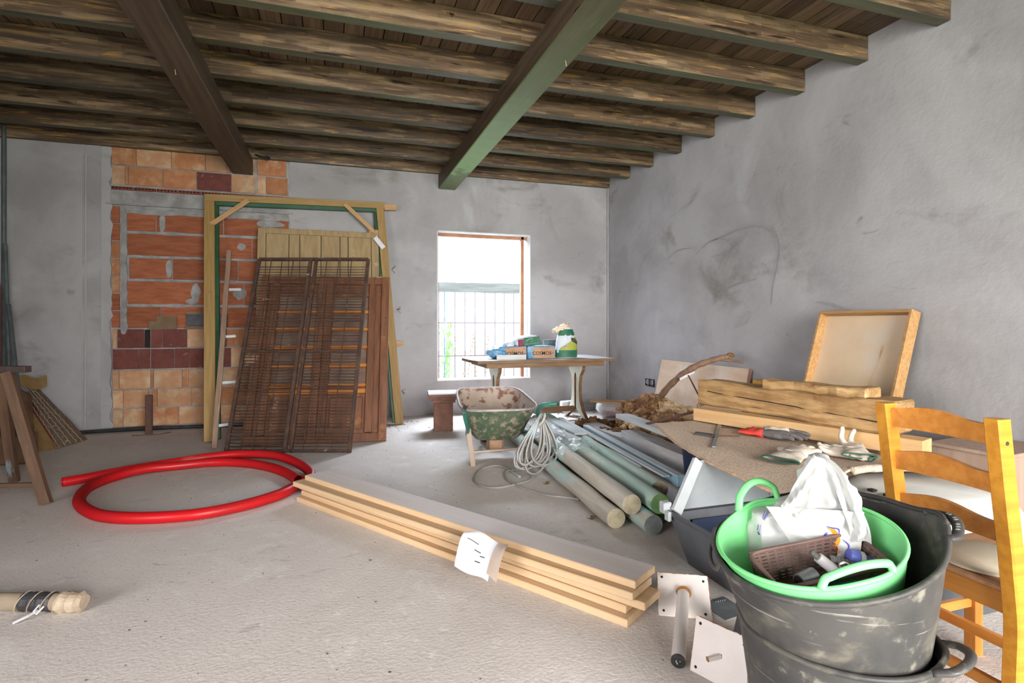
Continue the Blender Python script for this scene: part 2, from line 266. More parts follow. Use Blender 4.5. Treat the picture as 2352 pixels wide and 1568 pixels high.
M['pole'] = mat('painted_round_pole', (.34, .28, .20), (.26, .20, .14), sc=(1, 3, 3), ns=4, rough=.7, spots=[((.03, .22, .17), 3.4, .52, .62)])

# ------------------------------------------------------------------ geometry helpers
def frame(o, x, z=(0, 0, 1)):
    """matrix at o with local x along x and local z as near z as can be"""
    x = V(x).normalized(); z = V(z)
    y = z.cross(x).normalized(); z = x.cross(y)
    return Matrix(((x[0], y[0], z[0], o[0]), (x[1], y[1], z[1], o[1]), (x[2], y[2], z[2], o[2]), (0, 0, 0, 1)))

class B:
    def __init__(s): s.bm = bmesh.new()
    def face(s, vs):
        try: return s.bm.faces.new(vs)
        except ValueError: return None
    def box(s, c, d, m=None, bev=0):
        r = bmesh.ops.create_cube(s.bm, size=1)['verts']
        for v in r:
            v.co = V((v.co.x * d[0], v.co.y * d[1], v.co.z * d[2]))
        if bev:
            es = list({e for v in r for e in v.link_edges})
            res = bmesh.ops.bevel(s.bm, geom=es, offset=bev, segments=1, affect='EDGES')
            r = list({v for f in res['faces'] for v in f.verts} | {v for v in r if v.is_valid})
        for v in r:
            p = v.co
            if m is not None: p = m @ p
            v.co = p + V(c)
        return s
    def bar(s, a, b, w, h, up=(0, 0, 1), bev=0):
        a = V(a); b = V(b); f = frame((a + b) / 2, b - a, up)
        L = (b - a).length; n0 = set(s.bm.verts)
        s.box((0, 0, 0), (L, w, h), bev=bev)
        for v in s.bm.verts:
            if v not in n0: v.co = f @ v.co
        return s
    def loft(s, rings, c0=True, c1=True, closed=False):
        R = [[s.bm.verts.new(p) for p in r] for r in rings]
        n = len(R[0]); k = len(R)
        for i in range(k if closed else k - 1):
            for j in range(n):
                s.face([R[i][j], R[i][(j + 1) % n], R[(i + 1) % k][(j + 1) % n], R[(i + 1) % k][j]])
        if not closed:
            if c0: s.face(list(reversed(R[0])))
            if c1: s.face(R[-1])
        return s
    def tube(s, path, r, n=10, closed=False, caps=True, flat=1, up=(0, 0, 1)):
        P = [V(p) for p in path]; k = len(P); rings = []; pu = None
        for i in range(k):
            if closed: t = P[(i + 1) % k] - P[i - 1]
            else: t = P[min(i + 1, k - 1)] - P[max(i - 1, 0)]
            if t.length < 1e-9: t = V((1, 0, 0))
            t.normalize()
            if pu is None:
                u = V(up)
                if abs(t.dot(u)) > .9: u = V((1, 0, 0)) if abs(t.x) < .9 else V((0, 1, 0))
            else: u = pu
            a = t.cross(u)
            if a.length < 1e-6: a = t.orthogonal()
            a.normalize(); b = a.cross(t).normalized(); pu = b
            rr = r(i) if callable(r) else (r[i] if isinstance(r, (list, tuple)) else r)
            rings.append([P[i] + a * (math.cos(q) * rr) + b * (math.sin(q) * rr * flat) for q in [2 * math.pi * j / n for j in range(n)]])
        return s.loft(rings, caps, caps, closed)
    def cyl(s, a, b, r0, r1=None, n=16):
        return s.tube([a, b], [r0, r0 if r1 is None else r1], n)
    def lathe(s, prof, n=32, m=None, sq=None):
        rings = []
        for (r, z) in prof:
            ring = [V((r * math.cos(2 * math.pi * j / n), r * math.sin(2 * math.pi * j / n), z)) for j in range(n)]
            if m is not None: ring = [m @ p for p in ring]
            rings.append(ring)
        return s.loft(rings, True, True)
    def prism(s, poly, t, m=None):
        """polygon in local xz, extruded along local y by t"""
        a = [V((p[0], 0, p[1])) for p in poly]; b = [V((p[0], t, p[1])) for p in poly]
        if m is not None: a = [m @ p for p in a]; b = [m @ p for p in b]
        A = [s.bm.verts.new(p) for p in a]; Bv = [s.bm.verts.new(p) for p in b]; n = len(A)
        for tri in tessellate_polygon([[V((p[0], p[1], 0)) for p in poly]]):
            s.face([A[i] for i in tri]); s.face([Bv[i] for i in reversed(tri)])
        for i in range(n): s.face([A[(i + 1) % n], A[i], Bv[i], Bv[(i + 1) % n]])
        return s
    def grid(s, f, nu, nv):
        g = [[s.bm.verts.new(f(i / nu, j / nv)) for j in range(nv + 1)] for i in range(nu + 1)]
        for i in range(nu):
            for j in range(nv): s.face([g[i][j], g[i + 1][j], g[i + 1][j + 1], g[i][j + 1]])
        return s
    def blob(s, c, r, sub=3, amp=.15, fr=6, seed=0, m=None, ridge=False):
        vs = bmesh.ops.create_icosphere(s.bm, subdivisions=sub, radius=1)['verts']
        for v in vs:
            p = v.co.copy(); q = p * fr * .5 + V((seed * 3.1, seed * 1.7, seed))
            d = noise.noise(q) + .5 * noise.noise(q * 2.1)
            if ridge: d = (abs(d) - .3) * 1.4
            p *= 1 + amp * d
            p = V((p.x * r[0], p.y * r[1], p.z * r[2]))
            if m is not None: p = m @ p
            v.co = p + V(c)
        return s
    def warp(s, f):
        for v in s.bm.verts: v.co = f(v.co)
        return s
    def rough(s, amp, fr, seed=0):
        for v in s.bm.verts:
            v.co = v.co + noise.noise_vector(v.co * fr + V((seed, seed * 2, 0))) * amp
        return s

def obj(name, b, m, parent=None, smooth=False, mx=None, **k):
    me = bpy.data.meshes.new(name)
    bmesh.ops.recalc_face_normals(b.bm, faces=b.bm.faces) if k.get('fix', True) else None
    b.bm.to_mesh(me); b.bm.free()
    me.materials.append(M[m] if isinstance(m, str) else m)
    if smooth: me.polygons.foreach_set('use_smooth', [True] * len(me.polygons))
    o = bpy.data.objects.new(name, me); COL.objects.link(o)
    if parent: o.parent = parent
    if mx is not None: o.matrix_basis = mx
    if smooth == 'auto':
        me.polygons.foreach_set('use_smooth', [True] * len(me.polygons))
        me.set_sharp_from_angle(angle=math.radians(38))
    for a in ('label', 'category', 'group', 'kind'):
        if a in k: o[a] = k[a]
    return o

def thing(name, label, cat, mx=None, group=None, loc=None):
    o = bpy.data.objects.new(name, None); COL.objects.link(o); o.empty_display_size = .1
    if loc is not None: mx = Matrix.Translation(loc)
    if mx is not None: o.matrix_basis = mx
    o['label'] = label; o['category'] = cat
    if group: o['group'] = group
    return o

def stick(name, a, b, w, h, m, parent=None, up=(0, 0, 1), bev=.002, cuts=0, rough=0, fr=3, seed=0, **k):
    """a squared piece of timber from a to b, its grain along local x; a and b are centre-line points"""
    a = V(a); b = V(b); L = (b - a).length
    B_ = B(); B_.box((L / 2, 0, 0), (L, w, h), bev=bev)
    if cuts:
        bmesh.ops.bisect_plane
        for i in range(1, cuts):
            bmesh.ops.bisect_plane(B_.bm, geom=list(B_.bm.verts) + list(B_.bm.edges) + list(B_.bm.faces), plane_co=(L * i / cuts, 0, 0), plane_no=(1, 0, 0))
        for ax in range(1, 4):
            bmesh.ops.bisect_plane(B_.bm, geom=list(B_.bm.verts) + list(B_.bm.edges) + list(B_.bm.faces), plane_co=(0, -w / 2 + w * ax / 4, 0), plane_no=(0, 1, 0))
            bmesh.ops.bisect_plane(B_.bm, geom=list(B_.bm.verts) + list(B_.bm.edges) + list(B_.bm.faces), plane_co=(0, 0, -h / 2 + h * ax / 4), plane_no=(0, 0, 1))
        B_.rough(rough, fr, seed)
    return obj(name, B_, m, parent, mx=frame(a, b - a, up), **k)

def path_smooth(pts, n=8, closed=False):
    P = [V(p) for p in pts]; out = []; k = len(P)
    for i in range(k if closed else k - 1):
        g = (lambda j: P[j % k]) if closed else (lambda j: P[max(0, min(k - 1, j))])
        p0, p1, p2, p3 = g(i - 1), g(i), g(i + 1), g(i + 2)
        for q in range(n):
            t = q / n
            out.append(.5 * ((2 * p1) + (p2 - p0) * t + (2 * p0 - 5 * p1 + 4 * p2 - p3) * t * t + (3 * p1 - p0 - 3 * p2 + p3) * t ** 3))
    if not closed: out.append(P[-1])
    return out

def resample(P, step):
    out = [P[0].copy()]; acc = 0
    for a, b in zip(P, P[1:]):
        L = (b - a).length; d = step - acc
        while d <= L: out.append(a.lerp(b, d / L)); d += step
        acc = (acc + L) % step
    return out

def lettering(text, size, m, parent, mx, depth=.0008, name='lettering'):
    cu = bpy.data.curves.new(name, 'FONT'); cu.body = text; cu.size = size; cu.extrude = depth
    cu.align_x = 'CENTER'; cu.align_y = 'CENTER'; cu.resolution_u = 2; cu.offset = size * .012
    t = bpy.data.objects.new(name, cu); COL.objects.link(t)
    me = bpy.data.meshes.new_from_object(t.evaluated_get(bpy.context.evaluated_depsgraph_get()))
    bpy.data.objects.remove(t); me.materials.clear(); me.materials.append(M[m])
    o = bpy.data.objects.new(name, me); COL.objects.link(o); o.parent = parent; o.matrix_basis = mx
    return o

def setprop(o, label=None, cat=None, group=None, kind=None):
    if label: o['label'] = label
    if cat: o['category'] = cat
    if group: o['group'] = group
    if kind: o['kind'] = kind
    return o

# ------------------------------------------------------------------ the room
XL, XR, YB, YR, HC = -3.62, 3.97, 7.53, -2.3, 3.49
def slab(name, boxes, m, **k):
    b = B()
    for (x0, x1, y0, y1, z0, z1) in boxes: b.box(((x0 + x1) / 2, (y0 + y1) / 2, (z0 + z1) / 2), (x1 - x0, y1 - y0, z1 - z0))
    return obj(name, b, m, kind='structure', **k)
floor = slab('floor', [(XL - .2, XR + .2, YR - .2, YB + .32, -.12, 0)], 'floor')
slab('wall_left', [(XL - .2, XL, YR - .2, -2.0, 0, 3.75), (XL - .2, XL, 1.0, YB + .32, 0, 3.75), (XL - .2, XL, -2.0, 1.0, 0, .45), (XL - .2, XL, -2.0, 1.0, 2.5, 3.75)], 'plaster')  # opening near the camera made up to let the side fill light in
# right wall, its plaster gently uneven
b = B(); b.box(((XR + XR + .2) / 2 + .012, (YR + YB) / 2 + .06, 1.87), (.2 - .02, YB - YR + .5, 3.76))
b.grid(lambda u, v: V((XR + .012 * noise.noise(V((u * 16, v * 7, 0))) + .004, YR + (YB + .01 - YR) * u, 3.7 * v)), 60, 24)
wall_right = obj('wall_right', b, 'plaster', kind='structure', smooth='auto')
slab('wall_rear', [(XL, .0, YR - .2, YR, 0, 3.7), (3.5, XR, YR - .2, YR, 0, 3.7), (.0, 3.5, YR - .2, YR, 2.75, 3.7)], 'plaster')
WX0, WX1, WZ0, WZ1 = 1.36, 2.72, .465, 2.53
BX0, BX1 = -2.45, -.53
core = slab('wall_back', [(XL, WX0, YB + .02, YB + .3, 0, 3.7), (WX1, XR, YB + .02, YB + .3, 0, 3.7), (WX0, WX1, YB + .02, YB + .3, 0, WZ0), (WX0, WX1, YB + .02, YB + .3, WZ1, 3.7)], 'mortar')
def jag(x, z0, z1, s, amp=.045):
    n = int((z1 - z0) / .07)
    return [(x + amp * noise.noise(V((i * .55, s, 0))) + amp * .6 * noise.noise(V((i * 1.7, s, 5))), z0 + (z1 - z0) * i / n) for i in range(n + 1)]
def plaster(polys):
    b = B()
    for p in polys: b.prism(p, .05, Matrix.Translation((0, YB, 0)))
    return obj('plaster_coat', b, 'plaster', core)
plaster([[(XL, 0)] + jag(BX0, 0, 3.6, 1) + [(XL, 3.6)],
         list(reversed(jag(BX1, 0, 3.6, 9))) + [(WX0, 0), (WX0, 3.6)],
         [(WX0, 0), (WX1, 0), (WX1, WZ0), (WX0, WZ0)], [(WX0, WZ1), (WX1, WZ1), (WX1, 3.6), (WX0, 3.6)],
         [(WX1, 0), (XR, 0), (XR, 3.6), (WX1, 3.6)]])
b = B(); b.prism([(BX0 - .03, 2.64), (BX1 + .04, 2.63), (BX1 + .04, 2.80), (BX0 - .03, 2.80)], .03, Matrix.Translation((0, YB + .004, 0)))
b.box(((BX0 + BX1) / 2, YB + .01, 2.645), (BX1 - BX0 + .1, .05, .018))
obj('lintel', b, 'mortar', core, label='grey concrete lintel over the bricked-up doorway')
def brick(x0, x1, z0, z1, m, y=YB + .008, g=.006):
    w, h = x1 - x0 - g, z1 - z0 - g * 2
    if w < .02: return
    b = B(); b.box((w / 2, .03, h / 2), (w, .06, h), bev=.003)
    b.rough(.004, 3, x0 * 7)
    obj('brick', b, m, core, mx=Matrix.Translation((x0 + g / 2, y + R_.uniform(-.004, .005), z0 + g)))
PEA, ORA, PUR, RED = 'brick_peach', 'brick_orange', 'brick_purple', 'brick_red'
def row(z0, z1, xs, ms, **k):
    for i in range(len(xs) - 1): brick(xs[i], xs[i + 1], z0, z1, ms[i % len(ms)], **k)
row(3.327, 3.52, [-2.447, -2.387, -2.356, -2.003, -1.963, -1.638, -1.342, -1.052, -0.929], [ORA, ORA, PEA, ORA, PEA, PEA, ORA])
row(3.10, 3.327, [-2.451, -2.203, -1.841, -1.479, -1.198, -0.929], [ORA, PEA, ORA, PEA, ORA])
row(2.868, 3.095, [-2.447, -2.313, -2.282, -1.927, -1.573, -1.193, -0.924], [PEA, ORA, ORA, ORA, PUR, PEA])
row(3.327, 3.52, [-0.904, -0.824, -0.561], [ORA, PEA])
row(3.10, 3.327, [-0.904, -0.561], [ORA])
row(2.868, 3.095, [-0.904, -0.799, -0.546], [PEA, ORA])
x = BX0
while x < BX1:                                   # thin hollow tiles bedded on the lintel
    w = .235 + R_.uniform(-.01, .01)
    b = B(); b.box((w / 2, .02, .018), (w - .012, .05, .036), bev=.002)
    o = obj('thin_tile', b, 'brick_tile', core, mx=Matrix.Translation((x, YB - .002, 2.812)))
    h = B()
    for i in range(6): h.box((.022 + i * (w - .03) / 5.6, -.006, .019), ((w - .05) / 8, .004, .016))
    obj('tile_holes', h, 'darkhole', core, mx=Matrix.Translation((x, YB - .002, 2.812)))
    x += w
RZ = [1.19, 1.47, 1.77, 2.045, 2.33, 2.57]
cuts = [(-2.30, -1.95, -1.25, -.53), (-2.3, -1.62, -1.05, -.53), (-2.28, -1.83, -1.12, -.53), (-2.3, -1.45, -.96, -.53), (-2.3, -2.0, -1.28, -.53)]
for i in range(5): row(RZ[i], RZ[i + 1] - .012, cuts[i], [RED], y=YB + .010, g=.010)
z = 1.2
while z < 2.6:
    brick(-2.45, -2.365, z, z + .2, ORA if R_.random() < .5 else RED, y=YB + .006); z += .203
b = B()                                           # mortar squeezed out of the joints
def smear(x, z, w, h, s):
    pts = []
    n = 14
    for i in range(n):
        a = 2 * math.pi * i / n; r = 1 + .35 * noise.noise(V((math.cos(a) * 1.4, math.sin(a) * 1.4, s)))
        pts.append((x + w / 2 * math.cos(a) * r, z + h / 2 * math.sin(a) * r))
    b.prism(pts, .012, Matrix.Translation((0, YB + .003 + R_.uniform(0, .004), 0)))
k = 0
for zz in RZ[1:]:
    x = -2.3
    while x < -.6:
        w = R_.uniform(.08, .34); k += 1
        if R_.random() < .72: smear(x + w / 2, zz - .006, w, R_.uniform(.022, .05), k)
        x += w + R_.uniform(.0, .12)
for zz in [1.2 + i * .1 for i in range(14)]: smear(-2.325, zz, R_.uniform(.05, .075), .16, zz * 9)
for (x, z, w, h) in [(-1.58, 1.62, .10, .2), (-1.62, 1.52, .14, .06), (-1.86, 1.9, .07, .2), (-1.93, 2.44, .06, .22), (-2.0, 2.56, .5, .06), (-1.5, 2.57, .8, .05), (-1.0, 2.58, .5, .07), (-.75, 2.5, .3, .1), (-1.1, 1.62, .16, .16), (-1.08, 2.2, .1, .1)]: smear(x, z, w, h, x * 5)
obj('mortar_smears', b, 'mortar', core)
row(.958, 1.188, [-2.439, -2.395, -2.119, -2.057, -1.936, -1.675, -1.484, -1.246, -0.929, -0.602, -0.51], [PEA, PUR, 'darkhole', PUR, PUR, PEA, PUR, ORA, PEA, ORA])
row(.712, .954, [-2.439, -2.177, -2.057, -1.809, -1.652, -1.484, -1.198, -0.854, -0.51], [PUR, PUR, PUR, PUR, PUR, PUR, PEA])
row(.48, .706, [-2.439, -2.374, -2.057, -2.026, -1.726, -1.662, -1.342, -1.003, -0.653, -0.51], [PEA, PEA, ORA, PEA, ORA, PEA, PEA, ORA])
row(.258, .477, [-2.439, -2.33, -2.075, -2.053, -1.986, -1.624, -1.342, -1.003, -0.51], [PEA, PEA, ORA, ORA, PEA, PEA, ORA])
row(.035, .255, [-2.439, -2.335, -2.035, -1.763, -1.437, -1.101, -0.804, -0.51], [PEA, PEA, ORA, PEA])
b = B()                                           # jamb bead of the old opening and the corner bead
for i in range(40):
    pass
b.box((-2.72, YB - .004, 1.75), (.02, .016, 3.4)); b.box((-2.62, YB - .003, 1.75), (.14, .01, 3.4), bev=.003)
b.rough(.012, 2.5)
obj('plaster_band', b, 'plaster', core)
slab('trim_1', [(XR - .02, XR, YB - .03, YB, 0, 3.3)], 'plaster')
# rough concrete ledge at the foot of the walls in the corner
b = B(); b.box((3.32, 7.36, .03), (1.3, .36, .07), bev=.01); b.box((3.82, 6.6, .03), (.3, 1.3, .07), bev=.01); b.rough(.012, 5)
obj('trim_2', b, 'ledge', kind='structure')
# ceiling boards, laid from front to back above the joists
ceil = slab('ceiling', [(XL - .2, XR + .2, YR - .2, YB + .3, HC + .035, HC + .2)], 'plank')
x = XL; i = 0
while x < XR:
    w = .148; w2 = min(w, XR + .05 - x)
    L = YB - YR + .02; cut = R_.uniform(2, L - 2)
    for (y0, y1) in ((0, cut), (cut + .003, L)):
        b = B(); b.box(((y1 - y0) / 2, 0, 0), (y1 - y0, w2 - .007, .03), bev=.003)
        obj('plank', b, 'plank', ceil, mx=frame((x + w2 / 2, YR + y0, HC + .017 + R_.uniform(-.002, .002)), (0, 1, 0)))
    x += w; i += 1
JY = [6.87 - .605 * i for i in range(15)]
for y in [7.475] + JY:
    b = B(); L = XR - XL
    b.box((L / 2, 0, 0), (L, .092, .19), bev=.003)
    for q in range(1, 30): bmesh.ops.bisect_plane(b.bm, geom=list(b.bm.verts) + list(b.bm.edges) + list(b.bm.faces), plane_co=(L * q / 30, 0, 0), plane_no=(1, 0, 0))
    b.rough(.0012, 2.5, y)
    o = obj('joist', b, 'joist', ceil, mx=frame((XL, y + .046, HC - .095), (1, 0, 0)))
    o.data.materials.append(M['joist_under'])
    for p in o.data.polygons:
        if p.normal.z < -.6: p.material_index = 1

# window
win = thing('window_1', 'window', 'window', loc=((WX0 + WX1) / 2, YB + .14, WZ0)); del win['label'], win['category']; win['kind'] = 'structure'
wx = (WX1 - WX0) / 2; wh = WZ1 - WZ0
b = B()
b.box((wx - .004, 0, wh / 2), (.012, .285, wh)); b.box((-wx + .004, 0, wh / 2), (.012, .285, wh)); b.box((0, 0, wh - .004), (2 * wx, .285, .012)); b.box((0, -.01, .002), (2 * wx, .30, .012))
obj('window_reveal', b, 'reveal', win)
for (c, d) in (((-wx + .02, .02, wh / 2), (.04, .06, wh)), ((wx - .075, .02, wh / 2), (.045, .06, wh)), ((0, .02, wh - .03), (2 * wx, .06, .045))):
    b = B(); b.box(c, d, bev=.004); obj('window_frame', b, 'wframe', win)
b = B(); b.box((0, .03, wh / 2), (2 * wx - .13, .004, wh - .08)); gl = mat('window_glass', (.95, .97, 1), rough=.05, bump=0, alpha=.06)
obj('window_pane', b, gl, win)
# outside the window
slab('ground_outside', [(-12, 16, YB + .32, 26, -.2, -.05)], 'gravel')
slab('lawn', [(-25, 25, -30, YR - .2, -.25, -.06)], 'lawn')
gr = thing('iron_grille', 'thin upright iron bars under a grey timber rail outside the window', 'grille', loc=(2.2, 8.3, -.05))
for i, u in enumerate([-0.675, -0.588, -0.427, -0.27, -0.111, 0.049, 0.211, 0.361, 0.519, 0.687, 0.857]):
    b = B(); b.cyl((u, 0, 0), (u, 0, 1.80), .011 if i == 1 else .007, n=6); obj('bar', b, 'bagblue' if i == 1 else 'iron', gr)
for z in [1.313, 0.807, 0.47]:
    b = B(); b.box((0, 0, z), (2.2, .012, .014)); obj('cross_bar', b, 'iron', gr)
stick('timber_rail', (-1.0, .02, 1.86), (.62, .02, 1.86), .08, .16, 'weather', gr, bev=.008, cuts=10, rough=.012, fr=4)
b = B()
rr = random.Random(3)
for i in range(260):
    z = rr.uniform(0, 1.25); x = rr.gauss(0, .07) ; y = rr.gauss(0, .05)
    L = rr.uniform(.06, .16); a = rr.uniform(-.6, .6)
    b.prism([(0, 0), (.008, L * .5), (0, L), (-.008, L * .5)], .001, Matrix.Translation((x, y, z)) @ Matrix.Rotation(rr.uniform(0, 6), 4, 'Z') @ Matrix.Rotation(a, 4, 'Y'))
for i in range(7): b.tube([(rr.gauss(0, .03), rr.gauss(0, .02), 0), (rr.gauss(0, .05), 0, .7), (rr.gauss(0, .09), 0, 1.3)], .004, 5)
o = obj('green_shrub', b, 'canegreen', mx=Matrix.Translation((1.749, 8.75, -0.05))); setprop(o, 'green leafy shrub outside behind the leftmost window bars', 'plant')
fl = []
for j, (u0, u1, top) in enumerate(((1070, 1088, 765), (1094, 1088, 755), (1112, 1122, 760), (1062, 1070, 800))):
    x0, x1, z1 = [(2.084, 2.217, 1.092), (2.262, 2.217, 1.163), (2.396, 2.472, 1.127), (2.026, 2.084, 0.841)][j]
    t = thing('flower_stalk', ('tall stalk of red blossom left of centre outside the window', 'tall red blossom stalk nearest the blue upright bar group centre', 'red blossom stalk on the right outside the window', 'short red blossom stalk low on the left outside the window')[j], 'plant', loc=(x0, 8.9, -.05))
    P = path_smooth([(0, 0, 0), ((x1 - x0) * .35, 0, z1 * .5), (x1 - x0, 0, z1)], 8)
    b = B(); b.tube(P, .005, 5); obj('stem', b, 'canegreen', t)
    b = B()
    for i in range(16):
        p = P[4 + int(i * (len(P) - 5) / 16)]; b.blob(p + V((rr.uniform(-.014, .014), 0, 0)), (.013, .01, .02), 1, .3, 3, i)
    obj('blossom', b, 'canered', t)

# ------------------------------------------------------------------ main beams and things fixed to the walls
def mainbeam(x, label):
    t = stick('main_beam', (x, YB + .1, 3.20), (x, YR, 3.20), .235, .20, 'mainbeam', bev=.008, cuts=26, rough=.002, fr=1.6, seed=x)
    return setprop(t, label, 'beam', 'main ceiling beams')
bl = mainbeam(-1.065, 'dark brown main beam on the left, ending above the brick panel')
M['beamgreen'] = paint_green_light(M['mainbeam'].copy())
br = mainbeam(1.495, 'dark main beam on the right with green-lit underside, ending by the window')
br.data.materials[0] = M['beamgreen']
for (par, L, dx) in ((bl, 3.05, -.03), (bl, 5.6, .03), (br, 4.05, .06)):
    b = B(); b.tube([(L, dx, -.1), (L + .004, dx + .006, -.135)], .003, 6); b.blob((L + .004, dx + .006, -.137), (.006, .006, .003), 1, 0)
    obj('nail', b, 'brass', par)
t = thing('cable_stub', 'short black cable with a connector sticking out beside the left beam end', 'cable', loc=(-0.945, 7.5, 3.36))
b = B(); b.tube(path_smooth([(-.02, .03, .02), (.05, -.03, -.03), (.12, -.06, -.055), (.17, -.07, -.062)], 6), .012, 8); obj('cable', b, 'black', t, smooth=True)
b = B(); b.cyl((.155, -.07, -.062), (.185, -.075, -.065), .024, n=10); b.cyl((.185, -.075, -.065), (.205, -.08, -.066), .012, n=8); obj('connector', b, 'black', t)
t = thing('socket_box', 'twin empty black socket box let into the right wall', 'socket', loc=(3.97, 6.354, 0.476))
for dy in (-.055, .055):
    b = B()
    for (c, d) in (((0, dy, .045), (.02, .085, .006)), ((0, dy, -.045), (.02, .085, .006)), ((0, dy - .043, 0), (.02, .006, .09)), ((0, dy + .043, 0), (.02, .006, .09))): b.box(c, d)
    b.box((.008, dy, 0), (.004, .085, .09)); obj('box', b, 'black', t)
b = B()
for dy in (-.06, -.02, .05, .07): b.tube([(-.004, dy, .03), (-.012, dy + .01, 0), (-.006, dy - .012, -.03)], .003, 5)
obj('wire_ends', b, 'whitedust', t, kind='stuff')
t = thing('conduit_run', 'two black conduits running along the floor at the foot of the back wall', 'pipe', loc=(-1.7, 7.44, 0))
for k in range(2):
    b = B(); b.tube(path_smooth([(-1.15, .02 - k * .04, .02), (-.4, .025 - k * .05, .018 + k * .02), (.3, .03 - k * .045, .018), (1.0, .02 - k * .05, .02)], 8), .019, 8); obj('conduit', b, 'black', t, smooth=True)
for pts, w_ in (([(3.97, 5.071, 2.161), (3.97, 4.86, 2.186), (3.97, 4.631, 2.222), (3.97, 4.39, 2.212), (3.97, 4.221, 2.138), (3.97, 4.14, 1.995), (3.97, 4.162, 1.794), (3.97, 4.216, 1.593), (3.97, 4.237, 1.428)], .016), ([(3.97, 5.375, 2.04), (3.97, 5.144, 2.152), (3.97, 4.894, 2.15), (3.97, 4.695, 2.044), (3.97, 4.587, 1.898)], .012),
               ([(3.97, 6.649, 1.714), (3.97, 6.604, 1.978), (3.97, 6.439, 2.166), (3.97, 6.16, 2.217)], .010), ([(3.97, 5.985, 2.03), (3.97, 5.71, 2.132), (3.97, 5.456, 2.125)], .010), ([(3.97, 5.107, 1.984), (3.97, 4.894, 1.992), (3.97, 4.727, 1.94)], .012),
               ([(3.97, 3.711, 1.441), (3.97, 3.572, 1.418), (3.97, 3.408, 1.359), (3.97, 3.273, 1.336)], .016), ([(3.97, 5.071, 1.455), (3.97, 4.929, 1.59), (3.97, 4.663, 1.665), (3.97, 4.419, 1.691)], .018)):
    Q = path_smooth(pts, 8); b = B(); k = len(Q) - 1
    b.grid(lambda u, v: Q[int(u * k + .5)] + V((-.0135, 0, 0)) + (Q[min(k, int(u * k + .5) + 1)] - Q[max(0, int(u * k + .5) - 1)]).cross(V((1, 0, 0))).normalized() * (v - .5) * w_ * (.4 + .6 * math.sin(math.pi * u)), k, 1)
    obj('trowel_mark', b, 'mark', wall_right)
b = B(); b.tube([(-3.43, 7.47, 3.42), (-3.43, 7.47, 0.0)], .022, 10)
setprop(obj('steel_pipe', b, 'greysteel', smooth='auto'), 'thin grey pipe running up the back wall at the far left', 'pipe')

# ------------------------------------------------------------------ left side: things leaning by the brick panel
t = thing('door_frame', 'large yellow and green wooden door frame leaning on the back wall', 'door frame', loc=(-.3, 7.0, 0))
def W(p): return (p[0] + .3, p[1] - 7.0, p[2])
TL, TR, BL, BR = (-1.43, 7.46, 2.73), (.60, 7.46, 2.77), (-1.235, 6.53, 0), (.77, 6.95, 0)
stick('post', W((-1.235, 6.53, 0)), W((-1.41, 7.44, 2.76)), .11, .07, 'yellow_paint', t, up=(0, -1, .3), cuts=8, rough=.004)
stick('post', W((.78, 6.95, 0)), W((.585, 7.44, 2.79)), .10, .07, 'yellow_paint', t, up=(0, -1, .3), cuts=8, rough=.006)
stick('head_rail', W((-1.46, 7.43, 2.76)), W((.64, 7.43, 2.80)), .07, .08, 'yellow_paint', t, cuts=8, rough=.003)
stick('horn', W((.64, 7.43, 2.78)), W((.80, 7.42, 2.785)), .06, .075, 'raw_pine', t, cuts=3, rough=.008)
stick('rebate', W((-1.165, 6.57, .02)), W((-1.34, 7.46, 2.70)), .045, .06, 'green_paint', t, up=(0, -1, .3))
stick('rebate', W((.715, 6.98, .02)), W((.52, 7.46, 2.72)), .03, .06, 'green_paint', t, up=(0, -1, .3))
stick('rebate', W((-1.35, 7.45, 2.70)), W((.54, 7.45, 2.735)), .05, .045, 'green_paint', t)
stick('brace', W((-1.37, 7.30, 2.42)), W((-.98, 7.38, 2.75)), .018, .055, 'raw_pine', t, up=(1, 0, -1))
stick('brace', W((.14, 7.38, 2.78)), W((.50, 7.34, 2.44)), .018, .05, 'raw_pine', t, up=(1, 0, 1))
for (a, c) in (((.68, 7.19, 1.0), (.86, 7.19, 1.0)), ((.53, 7.2, 1.64), (.68, 7.2, 1.65)), ((.52, 7.22, 1.82), (.66, 7.22, 1.82)), ((.44, 7.38, 2.44), (.62, 7.38, 2.44)), ((.60, 7.1, .78), (.70, 7.12, .78))):
    stick('peg', W(a), W(c), .04, .055, 'raw_pine', t, cuts=3, rough=.006, seed=a[2])
for (x, z) in ((.72, 1.95), (.78, 1.43), (.83, .40)):
    b = B()
    for i in range(4): b.tube([W((x, 7.33 - .9 * (1 - z / 2.8) * .3, z)), W((x + .03 + R_.uniform(-.01, .02), 7.3 - .25 * (1 - z / 2.8), z + R_.uniform(-.06, .06)))], .003, 5)
    obj('wire_tie', b, 'rod', t)
stick('tag', W((.51, 7.28, 2.36)), W((.62, 7.26, 2.22)), .01, .06, 'whitedust', t, up=(1, 0, 1))

def leaf_frame(bl, br, tl):
    """matrix with local x along the foot of a leaning panel, local z up its face"""
    x = (V(br) - V(bl)).normalized(); z = V(tl) - V(bl); L = z.length; z = (z - x * z.dot(x)).normalized()
    y = z.cross(x); return Matrix(((x[0], y[0], z[0], bl[0]), (x[1], y[1], z[1], bl[1]), (x[2], y[2], z[2], bl[2]), (0, 0, 0, 1))), (V(br) - V(bl)).length, L
